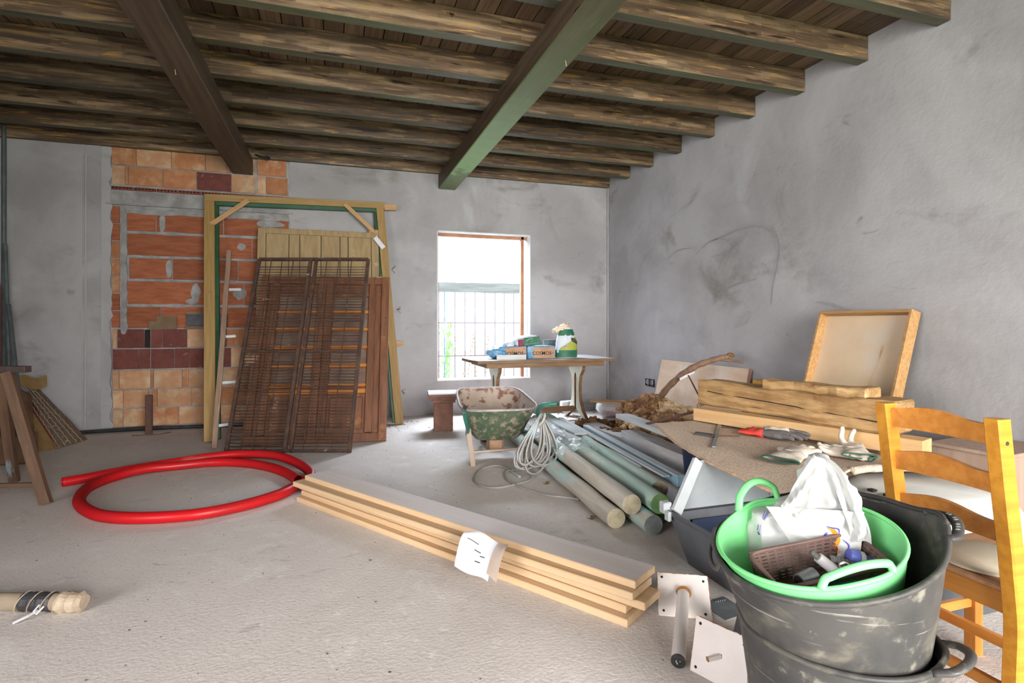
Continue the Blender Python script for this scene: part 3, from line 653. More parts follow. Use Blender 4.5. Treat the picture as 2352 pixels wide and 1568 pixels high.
# tan tongue-and-groove door
mx, Wd, Hd = leaf_frame((-.87, 6.93, 0), (.56, 6.93, 0), (-.87, 7.36, 2.42))
t = thing('plank_door', 'tan painted plank door leaning behind the brown panelled doors', 'door', mx)
sp_ = (0, .21, .31, .51, .69, .77, 1.0)
for i in range(6):
    x0 = .09 + (Wd - .18) * sp_[i]; x1 = .09 + (Wd - .18) * sp_[i + 1]
    b = B(); b.box(((x0 + x1) / 2, .012, Hd / 2), (x1 - x0 - .007, .018, Hd - .1), bev=.003); obj('plank', b, 'tan_paint', t)
for (c, d) in (((.045, 0, Hd / 2), (.09, .04, Hd)), ((Wd - .045, 0, Hd / 2), (.09, .04, Hd)), ((Wd / 2, 0, Hd - .035), (Wd - .18, .04, .07)), ((Wd / 2, 0, .06), (Wd - .18, .04, .12)), ((Wd / 2, 0, 1.82), (Wd - .18, .04, .06))):
    b = B(); b.box(c, d, bev=.004); obj('rail', b, 'tan_paint', t)
# brown panelled doors
mx, Wd, Hd = leaf_frame((-.90, 6.20, 0), (.545, 6.0, 0), (-.90, 7.04, 1.80))
t = thing('panelled_door', 'red-brown double door with stacked small panels behind the wire grille', 'door', mx)
def dbox(n, c, d, m='redbrown', p=t, bev=.004):
    b = B(); b.box(c, d, bev=bev); return obj(n, b, m, p)
dbox('backing', (Wd / 2, .03, Hd / 2), (Wd - .06, .012, Hd - .06))
for x in (.05, Wd / 2 - .045, Wd / 2 + .045, Wd - .05): dbox('stile', (x, 0, Hd / 2), (.085, .05, Hd))
for z in (.045, Hd - .05): dbox('rail', (Wd / 2, .002, z), (Wd - .1, .044, .09))
for s in (0, 1):
    x0 = .10 + s * (Wd / 2 - .01); x1 = x0 + Wd / 2 - .19
    if s: dbox('inner_stile', (x1 - .10, -.004, Hd / 2), (.075, .04, Hd - .2)); x1 -= .14
    else: dbox('inner_stile', (x0 + .08, -.004, Hd / 2), (.075, .04, Hd - .2)); x0 += .12
    for k, z in enumerate((.56, .63, .86, 1.08, 1.30, 1.52, 1.74)):
        dbox('muntin', ((x0 + x1) / 2, -.006, z), (x1 - x0, .036, .035 if k else .05), 'orange_slat' if k < 6 else 'redbrown')
        if 0 < k < 6: dbox('pane', ((x0 + x1) / 2, .016, z + .11), (x1 - x0 - .01, .006, .18), 'glass_dust', bev=0)
    dbox('panel', ((x0 + x1) / 2, .008, .32), (x1 - x0 - .05, .03, .36), bev=.01)
# dark steel louvred grille
mx, Wd, Hd = leaf_frame((-.985, 5.93, 0), (.15, 5.565, 0), (-.95, 6.66, 1.945))
t = thing('louvred_grille', 'tall dark rusty double steel window grille leaning in front of the doors', 'grille', mx)
for (n, a, c, w) in (('frame_bar', (0, 0, 0), (0, 0, Hd), .035), ('frame_bar', (Wd, 0, 0), (Wd, 0, Hd), .035), ('frame_bar', (0, 0, Hd), (Wd, 0, Hd), .03), ('frame_bar', (0, 0, .02), (Wd, 0, .02), .03),
                     ('meeting_stile', (Wd * .5 - .03, -.005, 0), (Wd * .5 - .03, -.005, Hd), .036), ('meeting_stile', (Wd * .5 + .03, 0, 0), (Wd * .5 + .03, 0, Hd), .03)):
    stick(n, a, c, w, .035, 'rust', t, up=(0, -1, 0), bev=.003)
for x in (.14, .26, .38, Wd * .5 + .15, Wd * .5 + .28, Wd * .5 + .42):
    stick('upright_rod', (x, -.012, .03), (x, -.012, Hd), .007, .007, 'rustbar', t, up=(0, -1, 0), bev=0)
for s in (0, 1):
    x0 = .02 + s * (Wd * .5 + .03); x1 = x0 + Wd * .5 - .07
    for z in ((.18, .62, 1.02, 1.36, 1.76) if s == 0 else (.22, .66, 1.02, 1.36)):
        stick('tie_bar', (x0, -.01, z), (x1, -.01, z), .012, .014, 'rustbar', t, bev=0)
    b = B(); n = 62
    for i in range(n):
        z = .06 + (Hd - .12) * i / n
        b.box(((x0 + x1) / 2, .002, z), (x1 - x0, .015, .008), Matrix.Rotation(R_.uniform(.3, .7), 3, 'X'))
    obj('louvres', b, 'rustbar', t, kind='stuff')
# narrow pegged lath
t = thing('pegged_lath', 'narrow weathered lath with short pegs leaning between frame and grille', 'batten', loc=(-1.131, 6.172, 0))
p1 = V((-1.135, 7.05, 2.092)) - V((-1.131, 6.172, 0))
stick('lath', (0, 0, 0), p1, .05, .025, 'old_lath', t, up=(0, -1, .3), cuts=8, rough=.006)
for f, L in ((.10, .12), (.30, .15), (.53, .12), (.78, .14)):
    q = p1 * f; stick('peg', q + V((.0, .02, 0)), q + V((L, .05, .005)), .022, .03, 'palegrey', t, bev=.004)
# things standing on the brick ledge
x0, _, z0 = -2.09, 0, 1.19
t = thing('cardboard_piece', 'dusty flat piece of card on the ledge of the brick panel', 'cardboard', loc=(-1.919, 7.5, 1.188))
b = B(); b.box((0, 0, .045), (.29, .012, .09)); b.box((.04, .008, .10), (.21, .01, .10)); obj('sheet', b, 'card', t)
t = thing('vent_block', 'dark ribbed block between two pale strips on the brick ledge', 'block', loc=(-1.512, 7.48, 1.187))
b = B(); b.box((0, 0, .11), (.30, .05, .14)); b.box((.24, .01, .10), (.09, .05, .16)); obj('core', b, 'darkmetal', t)
for z in (.02, .19):
    b = B(); b.box((-.02, -.006, z), (.28, .06, .028)); obj('pale_strip', b, 'card', t)
# small rusty post
t = thing('rusty_stub_post', 'short rusty post standing on the floor before the brick panel', 'post', loc=(-1.988, 7.23, 0))
b = B(); b.box((0, 0, .22), (.07, .035, .44), bev=.004); b.rough(.006, 9); obj('upright', b, 'rod', t)
b = B(); b.tube([(-.14, -.08, .006), (.1, -.1, .006), (.22, .0, .006)], .005, 5); obj('wire', b, 'grit', t)

# ------------------------------------------------------------------ far left corner
t = thing('sawhorse', 'worn wooden trestle at the left edge of the photo', 'trestle', loc=(-2.15, 4.75, 0))
stick('top_bar', (-.75, .3, .925), (.10, .02, .93), .06, .045, 'horsetop', t, cuts=6, rough=.004)
stick('leg', (.26, -.12, 0), (-.03, .03, .91), .065, .05, 'horse', t, up=(0, -1, 0), cuts=6, rough=.004)
stick('leg', (-.25, .62, 0), (-.10, .10, .91), .06, .05, 'horse', t, up=(0, -1, 0), cuts=6, rough=.004)
stick('leg', (-.62, -.05, 0), (-.62, .25, .91), .06, .05, 'horse', t, up=(0, -1, 0))
stick('leg', (-.95, .65, 0), (-.68, .28, .91), .06, .05, 'horse', t, up=(0, -1, 0))
stick('cross_brace', (.235, -.09, .13), (-.05, -.08, .145), .03, .03, 'horse', t)
stick('cross_brace', (-.05, -.08, .145), (-.5, -.06, -.0 + .03), .03, .03, 'horse', t)
for j, (a, c, lab) in enumerate((((-2.645, 6.113, 0), (-3.22, 7.1, 1.445), 'thin grey pole leaning in the left corner behind the trestle, nearer one'), ((-3.054, 6.795, 0), (-3.341, 7.3, 2.104), 'thin grey pole leaning in the left corner behind the trestle, farther one'))):
    b = B(); b.tube([a, (V(a) + V(c)) / 2, c], .02, 8); setprop(obj('leaning_pole', b, 'greysteel', smooth='auto'), lab, 'pole')
b = B(); b.box((0, 0, .55), (.06, .03, 1.1), bev=.004)
setprop(obj('red_panel', b, 'redpanel', mx=Matrix.Translation((-3.203, 6.844, 0.0)) @ Matrix.Diagonal((1, 1, 1.5, 1))), 'red upright panel cut off by the left edge of the photo', 'panel')
# rug slab leaning on the wall
bl_, br_ = (-2.672, 6.672, 0), (-2.486, 6.865, 0)
P = [V((-2.61, 6.652, 0)), V((-2.52, 7.011, 0)), V((-3.109, 7.35, 0.551)), V((-3.072, 7.05, 0.523))]
t = thing('folded_rug', 'rolled patterned brown rug slumped against the back wall', 'rug', loc=P[0])
L = [p - P[0] for p in P]; th = V((-.03, -.05, .03))
def quadslab(a, b_, c, d, off, nu=8, nv=5, amp=.012, seed=0):
    b = B()
    f = lambda u, v: (a.lerp(b_, u)).lerp(d.lerp(c, u), v)
    b.grid(lambda u, v: f(u, v) + noise.noise_vector(V((u * 3, v * 3, seed))) * amp, nu, nv)
    b.grid(lambda u, v: f(u, v) + off + noise.noise_vector(V((u * 3, v * 3, seed))) * amp, nu, nv)
    for (g) in (lambda s, k: f(s, 0), lambda s, k: f(s, 1), lambda s, k: f(0, s), lambda s, k: f(1, s)):
        b.grid(lambda s, k, g=g: g(s, k) + off * k + noise.noise_vector(V((0, 0, seed))) * 0, 8, 1)
    bmesh.ops.remove_doubles(b.bm, verts=b.bm.verts, dist=.0005)
    return b
obj('rug_face', quadslab(L[0], L[1], L[2], L[3], V((.03, .06, -.03))), 'rug', t)
obj('red_band', quadslab(L[0] + V((-.10, .0, 0)), L[0], L[3], L[3] + V((-.06, .02, -.02)), V((.02, .04, -.02))), 'rugred', t)
b = B()
for s in (.06, .28, .5, .72, .92):
    pts = [L[0].lerp(L[1], s).lerp(L[3].lerp(L[2], s), q / 24) + V((-.006 + .008 * (q % 2), -.012, .008)) for q in range(25)]
    b.tube(pts, .004, 4)
obj('pale_stripes', b, 'rugline', t)
P = [V((-2.713, 6.527, 0)), V((-2.621, 6.615, 0)), V((-3.013, 7.0, 0.428)), V((-3.094, 7.0, 0.454))]
t = thing('ochre_cloth', 'dull ochre cloth leaning between trestle and patterned rug', 'cloth', loc=P[0]); L = [p - P[0] for p in P]
obj('cloth', quadslab(L[0], L[1], L[2], L[3], V((.03, .05, -.02))), 'ochre', t)
P = [V((-2.983, 6.577, 0)), V((-2.764, 6.468, 0)), V((-2.978, 6.9, 0.529)), V((-3.129, 6.9, 0.645))]
t = thing('brown_board', 'dull brown board leaning behind the trestle legs', 'board', loc=P[0]); L = [p - P[0] for p in P]
obj('sheet', quadslab(L[0], L[1], L[2], L[3], V((.02, .05, -.02)), amp=.004), 'brownboard', t)
P = V((-3.115, 7.2, 0.623))
t = thing('tan_rag', 'small tan rag draped on the stack behind the trestle', 'cloth', loc=P)
b = B(); b.grid(lambda u, v: V((-.12 + u * .3, .02 * math.sin(u * 5), .06 - v * .12 + .02 * math.sin(u * 7))), 10, 5); b.grid(lambda u, v: V((-.12 + u * .3, .03 + .02 * math.sin(u * 5), .06 - v * .12 + .02 * math.sin(u * 7))), 10, 5); obj('rag', b, 'ochre', t)
t = thing('wood_block', 'squat brown wooden block on the floor under the trestle', 'block', loc=(-2.738, 5.983, 0))
b = B(); b.box((0, .12, .13), (.30, .24, .26), bev=.02); b.rough(.012, 6); obj('block', b, 'brownboard', t)

# ------------------------------------------------------------------ red conduit coil
pts = [(-1.967, 5.068, 0.04), (-1.837, 5.152, 0.04), (-1.593, 5.317, 0.045), (-1.309, 5.449, 0.05), (-1.055, 5.528, 0.06), (-0.766, 5.485, 0.075), (-0.496, 5.314, 0.08), (-0.294, 5.058, 0.06), (-0.178, 4.774, 0.04), (-0.188, 4.529, 0.04), (-0.273, 4.39, 0.04), (-0.366, 4.223, 0.04), (-0.566, 4.051, 0.04), (-0.828, 3.951, 0.04), (-1.123, 3.98, 0.04), (-1.367, 4.092, 0.04), (-1.544, 4.295, 0.04), (-1.665, 4.542, 0.04), (-1.719, 4.858, 0.04), (-1.651, 5.117, 0.04), (-1.486, 5.268, 0.05), (-1.285, 5.349, 0.04), (-1.028, 5.389, 0.04), (-0.776, 5.307, 0.04), (-0.546, 5.109, 0.04), (-0.39, 4.884, 0.04), (-0.29, 4.663, 0.04), (-0.249, 4.561, 0.04)]
P = resample(path_smooth(pts, 24), .0065)
t = thing('corrugated_conduit', 'thick red corrugated conduit lying on the floor in a loop', 'hose', loc=(P[0].x, P[0].y, 0))
P = [p - V((pts[0][0], pts[0][1], 0)) for p in P]
b = B(); b.tube(P, lambda i: .0378 if i % 2 else .0335, 20, caps=False)
obj('conduit', b, 'redhose', t, smooth=True)
b = B(); b.tube(P[:40], .0315, 20, caps=False); obj('inner_wall', b, 'redhose', t, smooth=True, label='smooth inner wall at the open end')

# ------------------------------------------------------------------ pine boards
dirv = (V((-0.216, 4.114, 0)) - V((1.147, 2.009, 0))).normalized(); perp = V((-dirv.y, dirv.x, 0)) * -1
specs = [((1.147, 2.009), 0.0, .195, 2.62, 'bottom'), ((1.165, 2.05), .006, .19, 2.60, 'fourth from the top'), ((1.215, 1.985), .045, .15, 2.66, 'middle'), ((1.185, 2.02), .0, .19, 2.60, 'second from the top'), ((1.20, 2.035), .05, .195, 2.56, 'top')]
z = 0
for i, ((x, y), off, w, L, nm) in enumerate(specs):
    h = .034; a = V((x, y, z + h / 2)) + perp * (w / 2); c = a + dirv * L
    if i == 3: a -= perp * .015; c -= perp * .05
    if i < 2: c -= dirv * .06
    o = stick('pine_board', a, c, w, h, 'board_top' if i == 4 else 'board', bev=.0035)
    if i == 4:
        o.data.materials.append(M['board'])
        for p in o.data.polygons:
            if abs(p.normal.z) < .9: p.material_index = 1
    setprop(o, {'bottom': 'bottom board of the pine stack, lying on the floor', 'fourth from the top': 'fourth board from the top of the pine stack', 'middle': 'middle board of the pine stack, end poking out furthest', 'second from the top': 'second board from the top, carrying the white label', 'top': 'top board of the pine stack with a greyish face'}[nm], 'board', 'pine floorboards stacked on the floor')
    z += h + .001
# paper label with brown tape
o0 = V((0.655, 2.542, 0.165))
t = thing('paper_label', 'crumpled white delivery label taped over the pine boards', 'label', loc=o0)
def labf(u, v, g=0):
    along = dirv * (.13 - .26 * u) ; q = v
    drop = .17 * q
    p = along + perp * (.055 - .10 * q + .02 * math.sin(u * 3)) + V((0, 0, .052 - .13 * q * q + .012 * math.sin(u * 6 + q * 3) + g - .04 * u * q))
    return p
b = B(); b.grid(lambda u, v: labf(u * .8 + .05 * v, v), 14, 10); obj('sheet', b, 'paper', t, smooth=True)
b = B(); b.grid(lambda u, v: labf(.78 + u * .28, v * .92, .004), 6, 8); obj('tape', b, 'tape', t, smooth=True)
b = B()
for k, (q, u0, u1) in enumerate(((.40, .15, .4), (.55, .35, .5), (.62, .5, .62), (.75, .42, .55))):
    b.grid(lambda s, v: labf((u0 + (u1 - u0) * s), q + .02 * v, .002), 6, 1)
obj('faint_print', b, 'ink', t)

# ------------------------------------------------------------------ table under the window
t = thing('trestle_table', 'long dusty table with cream and brown waisted legs in front of the window', 'table', loc=(2.48, 6.6, 0))
b = B(); b.prism([(-.90, -.45), (.87, -.45), (.87, .45), (-.88, .45), (-.94, .2), (-.94, -.2)], .032, Matrix.Translation((0, 0, .82)) @ Matrix.Rotation(math.radians(-90), 4, 'X'))
o = obj('table_top', b, 'tabletop', t)
o.data.materials.append(M['tablewood'])
for p in o.data.polygons:
    if p.normal.z < .5: p.material_index = 1
for y in (-.38, .34):
    b = B(); b.box((-.02, y, .757), (1.52, .03, .062), bev=.003); obj('apron', b, 'tablewood', t)
for s in (-1, 1):
    b = B(); b.box((-.02 + s * .74, -.02, .757), (.03, .70, .06), bev=.003); obj('apron', b, 'tablewood', t)
prof = [(.74, .22), (.70, .20), (.60, .12), (.50, .10), (.35, .10), (.25, .12), (.12, .20), (.04, .32), (0, .40), (0, .34), (.03, .26), (.06, .16), (.07, 0)]
for x in (-.56, .55):
    # two curved uprights with a long slot between, cream outside, brown edges
    for s in (-1, 1):
        outer = [(.735, .22), (.66, .205), (.58, .13), (.48, .105), (.36, .105), (.26, .125), (.14, .20), (.06, .30), (.0, .38)]
        inner = [(.0, .30), (.05, .22), (.11, .10), (.17, .022), (.24, .028), (.40, .03), (.55, .035), (.60, .02), (.62, .0), (.735, .0)]
        poly = [(w_, z_) for z_, w_ in outer] + [(w_, z_) for z_, w_ in inner]
        b = B(); b.prism(poly, .045, Matrix.Translation((x + .022, 0, 0)) @ Matrix.Rotation(math.radians(90), 4, 'Z')); b.warp(lambda p, s=s: V((p.x, p.y * s, p.z)))
        o = obj('leg', b, 'tablewood', t)
        o.data.materials.append(M['tablecream'])
        for p in o.data.polygons:
            if abs(p.normal.x) > .9: p.material_index = 1
    b = B(); b.box((x, 0, .38), (.02, .05, .38)); obj('slot_panel', b, 'tablewood', t)
b = B(); b.box((0, .05, .14), (1.1, .03, .07), bev=.003); obj('stretcher', b, 'tablewood', t)
# sacks and boxes on the table
def cosmos(name, lab, u0, u1, tail, y=6.36, h=.155):
    x0, x1 = u0, u1; w = x1 - x0
    t = thing(name, lab, 'sack', loc=(x0, y, .82), group='brown sacks printed COSMOS')
    b = B()
    b.box((w / 2, .17, h / 2), (w, .34, h), bev=.012); b.rough(.006, 8, x0)
    obj('sack_body', b, 'bagblue', t)
    b = B(); b.box((w / 2 + .03, -.002, h / 2 - .004), (w - .09, .006, h - .02), bev=.002); obj('paper_front', b, 'kraft', t)
    mx = Matrix.Translation((w / 2 + .0, -.0065, h * .42)) @ Matrix.Rotation(math.radians(90), 4, 'X')
    lettering('COSMOS', .062, 'ink', t, mx)
    lettering(tail, .03, 'ink', t, Matrix.Translation((w / 2 + .135, -.0065, h * .42)) @ Matrix.Rotation(math.radians(90), 4, 'X'))
cosmos('cement_sack', 'left brown and blue sack marked COSMOS, behind the wooden strip', 1.907, 2.252, '111')
cosmos('cement_sack', 'right brown and blue sack marked COSMOS, beside the green upright bag', 2.263, 2.63, '111')
setprop(stick('wooden_strip', (1.837, 6.25) + (.85,), (2.202, 6.25) + (.85,), .03, .058, 'palegrey', bev=.003), 'pale wooden strip standing at the table front before the left sack', 'batten')
t = thing('blue_bag', 'slumped pale blue bag at the left end of the table', 'bag', loc=(1.933, 6.5, 0.82))
b = B(); b.blob((0, .0, .075), (.14, .16, .08), 4, .2, 4, 2); obj('bag_body', b, 'bagblue', t, smooth=True)
t = thing('green_sack', 'green and white filled bag lying across the two brown sacks', 'bag', mx=Matrix.Translation((2.257, 6.36, 0.98)) @ Matrix.Rotation(math.radians(-6), 4, 'Y'))
b = B(); b.box((.0, .12, .055), (.30, .34, .12), bev=.035); b.rough(.012, 7)
bmesh.ops.subdivide_edges(b.bm, edges=b.bm.edges, cuts=2, use_grid_fill=True); b.rough(.008, 14)
obj('bag_body', b, 'bagpale', t, smooth=True)
b = B(); b.box((.045, -.055, .05), (.21, .012, .10), bev=.006); obj('green_end', b, 'baggreen', t)
b = B(); b.box((-.095, -.05, .045), (.065, .014, .085), bev=.006); obj('maroon_patch', b, 'bagmaroon', t)
b = B(); b.tube(path_smooth([(-.03, -.063, .06), (.02, -.063, .085), (.06, -.063, .08)], 5), .0025, 5); b.tube([(.03, -.063, .05), (.05, -.063, .055)], .002, 5)
for i in range(11): b.tube([(-.04 + i * .016, -.063, .018 + .004 * (i % 2)), (-.035 + i * .016, -.063, .028)], .0022, 5)
obj('white_print', b, 'lightink', t)
b = B(); b.blob((-.20, .10, .03), (.07, .08, .05), 3, .35, 5, 9); obj('twisted_neck', b, 'bagpale', t, smooth=True)
t = thing('upright_bag', 'upright green and lime bag with an open crumpled top on the table', 'bag', loc=(2.797, 6.42, 0.82))
rings = []
for i, (z, r, d) in enumerate(((0, .125, .08), (.01, .14, .09), (.08, .145, .095), (.2, .14, .09), (.28, .115, .075), (.33, .085, .05), (.36, .07, .04), (.385, .06, .045))):
    rings.append([V((r * math.cos(a) * (1 + .05 * math.sin(5 * a + i)), d * math.sin(a) * (1 + (.10 if i > 3 else .03) * math.sin(9 * a)), z)) for a in [2 * math.pi * j / 40 for j in range(40)]])
b = B(); b.loft(rings); obj('bag_body', b, 'bagpale', t, smooth=True)
def bagpatch(zs, a0, a1, m, n, z1f=None):
    b = B()
    def f(u, v):
        z = zs[0] + (zs[1] - zs[0]) * v
        if z1f: z = z1f(u, v)
        q = max(0, min(1, (z - .2) / .16)); r = .148 - .06 * q; d = .098 - .045 * q
        a = a0 + (a1 - a0) * u
        return V(((r) * math.cos(a), (d + .002) * math.sin(a), z))
    b.grid(f, 16, 6); obj(n, b, m, t, smooth=True)
bagpatch((0.01, .10), -math.pi * .98, -.05, 'baggreen', 'green_base')
bagpatch((.10, .28), -math.pi * .78, -.1, 'baglime', 'lime_field', lambda u, v: .10 + v * (.02 + .20 * u))
bagpatch((.13, .25), -math.pi * .42, -.1, 'darkmetal', 'dark_triangle', lambda u, v: .21 - .07 * u + v * (.055 - .0 * u) * (1.2 - abs(u - .4)))
bagpatch((.28, .36), -math.pi * .95, -.05, 'baggreen', 'green_top')
bl_ = lettering('JZT', .045, 'redink', t, Matrix.Translation((-.035, -.104, .15)) @ Matrix.Rotation(math.radians(90), 4, 'X') @ Matrix.Rotation(math.radians(48), 4, 'Z'))
b = B(); b.blob((-.07, 0, .375), (.12, .05, .035), 4, .5, 6, 4, Matrix.Rotation(math.radians(-24), 3, 'Y')); obj('crumpled_mouth', b, 'bagtan', t, smooth=True)
t = thing('small_tin', 'small grey-green tin standing behind the sacks on the table', 'tin', loc=(2.745, 6.85, 0.82))
b = B(); b.cyl((0, 0, 0), (0, 0, .21), .085, n=24); b.cyl((0, 0, .2), (0, 0, .215), .09, n=24); obj('tin', b, 'weather', t, smooth='auto')
t = thing('pale_block', 'small pale concrete block with a dark hole under the table', 'block', loc=(3.02, 6.9, .06))
b = B(); b.box((0, 0, .07), (.17, .12, .14), bev=.012); b.rough(.008, 9); obj('block', b, 'whitedust', t)
b = B(); b.cyl((.02, -.07, .03), (.02, -.055, .03), .025, n=10); obj('hole', b, 'darkhole', t)

# ------------------------------------------------------------------ brown block with boards
t = thing('brown_block', 'upright brown concrete block beside the wheelbarrow', 'block', mx=Matrix.Translation((1.223, 6.349, 0)) @ Matrix.Rotation(math.radians(-8), 4, 'Z'))
b = B(); b.box((0, .11, .165), (.22, .22, .33), bev=.006); b.rough(.004, 8); obj('block', b, 'stonebrown', t)
mx = Matrix.Translation((1.223, 6.349, 0.33)) @ Matrix.Rotation(math.radians(-8), 4, 'Z')
t = thing('moulded_cap', 'stepped brown cap with a dusty white top lying on the brown block', 'cap', mx)
for i, (w, h, z, m) in enumerate(((.27, .04, 0, 'stonebrown'), (.33, .028, .04, 'stonebrown'), (.36, .032, .068, 'stonebrown'))):
    b = B(); b.box((-.0, .12, z + h / 2), (w, w + .02, h - .002), bev=.006); obj('step', b, m, t)
b = B(); b.box((.0, .12, .107), (.355, .37, .014), bev=.004); obj('dusty_top', b, 'whitedust', t)

# ------------------------------------------------------------------ wheelbarrow
t = thing('wheelbarrow', 'old green wheelbarrow crusted with cement, standing before the table', 'wheelbarrow', frame((1.40, 4.66, 0), V((.12, .993, 0)).cross(V((0, 0, 1)))))
def rrect(cx, cy, hx, hy, z, zslope=0, n=40, e=5, taper=0):
    out = []
    for j in range(n):
        a = 2 * math.pi * (j + .5) / n; c, s = math.cos(a), math.sin(a)
        x = hx * math.copysign(abs(c) ** (2 / e), c); y = hy * math.copysign(abs(s) ** (2 / e), s)
        x *= 1 - taper * (y / hy)
        out.append(V((cx + x, cy + y, z + zslope * y / hy)))
    return out
b = B(); b.loft([rrect(0, .33, .20, .22, .215, .01), rrect(0, .335, .235, .28, .26, .012), rrect(0, .35, .335, .46, .545, .045, taper=.06)], c0=True, c1=False)
o = obj('tray', b, 'barrow', t, smooth='auto')
b = B(); b.loft([rrect(0, .33, .195, .215, .222, .01), rrect(0, .335, .229, .274, .265, .012), rrect(0, .35, .330, .455, .546, .045, taper=.06)], c0=True, c1=False)
o = obj('tray_inside', b, 'barrow_in', t, smooth='auto', fix=True)
b = B(); b.tube(rrect(0, .35, .338, .463, .548, .045, taper=.06), .012, 8, closed=True); obj('rolled_rim', b, 'barrow_rim', t, smooth=True)
for s in (-1, 1):
    tip = [(-.30, -.12, .36), (-.335, -.24, .47), (-.35, -.33, .55), (-.355, -.42, .585)] if s < 0 else [(.29, -.10, .36), (.30, -.20, .44), (.275, -.28, .52), (.295, -.36, .575), (.345, -.41, .59), (.40, -.43, .595)]
    P = path_smooth([(s * .07, .98, .18), (s * .16, .6, .20), (s * .27, .15, .25)] + tip, 6)
    b = B(); b.tube(P, .0175, 12, caps=False); hd_ = obj('handle', b, 'barrow_handle', t, smooth=True)
    b = B(); b.tube([P[-1], P[-1] + (P[-2] - P[-1]) * .6], .0176, 12); obj('handle_bore', b, 'darkhole', hd_)
    b = B(); b.bar((s * .235, .02, 0), (s * .285, -.03, .34), .045, .02, up=(0, 1, 0), bev=.004); b.bar((s * .235, .02, .004), (s * .22, .08, .004), .04, .01); obj('leg', b, 'barrow_leg', t)
b = B(); b.bar((-.245, .0, .13), (.245, .0, .145), .03, .02, bev=.004); obj('leg_brace', b, 'barrow_leg', t)
b = B(); b.lathe([(.04, -.03), (.12, -.03), (.125, -.045), (.165, -.045), (.19, -.02), (.19, .02), (.165, .045), (.125, .045), (.12, .03), (.04, .03)], 32, Matrix.Translation((0, 1.0, .19)) @ Matrix.Rotation(math.radians(90), 4, 'Y')); wl_ = obj('wheel', b, 'black', t, smooth='auto')
b = B(); b.cyl((-.09, 1.0, .19), (.09, 1.0, .19), .012, n=10); obj('axle', b, 'rod', wl_)
b = B(); b.box((0, .28, .14), (.13, .22, .13), bev=.02); obj('underside_bracket', b, 'kraft', t)

# ------------------------------------------------------------------ coiled clear hose hung on the right handle
hk = V((1.66, 4.30, 0)); t = thing('coiled_hose', 'coil of dusty clear hose hung on the right handle of the wheelbarrow', 'hose', loc=hk)
rr = random.Random(11); P = []
top = V((0, -.02, .50))
for k in range(13):
    lean = rr.uniform(-.17, .12); wd = rr.uniform(.085, .16); dp = rr.uniform(.40, .475) - (.03 if k % 3 else 0); yo = rr.uniform(-.07, .05)
    for q in range(12):
        a = 2 * math.pi * q / 12; c = -math.cos(a); s_ = math.sin(a)
        zz = top.z - dp * (1 - (1 + -c * -1) / 2) if False else top.z - dp * (1 + c) / 2
        dn = (1 + c) / 2
        P.append(V((top.x - .02 + lean * dn - .10 * dn * (1 if k % 2 else .4) + wd * s_ * (.25 + .95 * dn), top.y + yo * dn - .05 * dn + .03 * s_, max(.012, zz + rr.uniform(-.004, .004)))))
b = B(); b.tube(path_smooth(P, 5), .0085, 8); obj('hose', b, 'hose', t, smooth=True)
fl_ = [V(p) - hk for p in [(1.441, 4.229, 0.01), (1.389, 4.604, 0.01), (1.226, 4.581, 0.01), (1.109, 4.377, 0.01), (1.063, 4.209, 0.01), (1.085, 4.08, 0.01), (1.173, 4.004, 0.01), (1.343, 4.044, 0.01), (1.503, 4.143, 0.01), (1.575, 4.394, 0.01), (1.418, 4.445, 0.01), (1.335, 4.303, 0.01), (1.325, 4.099, 0.01), (1.378, 3.892, 0.01), (1.467, 3.72, 0.01), (1.582, 3.63, 0.01), (1.65, 3.557, 0.01)]]
b = B(); b.tube(path_smooth(fl_, 8), .0085, 8); obj('hose_tail', b, 'hose', t, smooth=True)
b = B(); b.tube(path_smooth([(-.10, -.03, .36), (-.02, -.05, .44), (.01, -.03, .50), (-.01, .02, .44)], 5), .011, 8); obj('tied_band', b, 'hose', t, smooth=True)

# ------------------------------------------------------------------ round posts
def post(a, c, r, m, me, lab, seed=0, me2=None):
    a, c = V(a), V(c); L = (c - a).length
    b = B(); n = 26
    b.tube([(L * i / n, .006 * noise.noise(V((i * .3, seed, 0))), .006 * noise.noise(V((i * .3, seed, 9)))) for i in range(n + 1)], lambda i: r * (1 + .03 * noise.noise(V((i * .5, seed, 3)))), 20)
    o = obj('round_post', b, m, smooth='auto', mx=frame(a, c - a))
    setprop(o, lab, 'post', 'round timber posts in the heap')
    b = B(); b.cyl((-.003, 0, 0), (.002, 0, 0), r * .985, n=20); obj('sawn_end', b, me, o)
post((1.643, 3.01, .061), (1.86, 5.9, .061), .061, 'log', 'logend', 'tan round post nearest the camera side, at the left of the heap', 1)
post((1.80, 2.845, .060), (2.02, 5.8, .060), .060, 'log', 'logendgrey', 'round post with a smooth grey end lying lowest in the heap', 2)
post((1.705, 2.93, .165), (2.0, 6.0, .170), .061, 'log', 'logend', 'round post on the second layer with a pale splintered end', 3)
post((1.868, 2.88, .168), (2.16, 5.8, .170), .061, 'loggreen', 'logendgreen', 'round post stained green, with a bright green sawn end', 4)
post((1.93, 2.98, .060), (2.22, 5.7, .060), .060, 'loggreen', 'logendgreen', 'dark green-ended round post low beside the dark plastic crate', 5)
post((2.02, 3.12, .170), (2.33, 5.9, .175), .060, 'loggreen', 'logend', 'round post with a long red crack, next to the blue channel', 6)
post((2.08, 3.2, .060), (2.40, 5.9, .060), .060, 'log', 'logend', 'round post on the floor below the cracked one, mostly hidden', 7)
t = stick('blue_channel', (2.17, 3.10, .215), (2.40, 5.02, .20), .055, .07, 'bluemetal', bev=.004); setprop(t, 'long blue steel channel with a white top edge on the posts', 'channel')
b = B(); b.box((.97, .0, .037), (1.94, .055, .006)); obj('white_top_edge', b, 'palegrey', t)
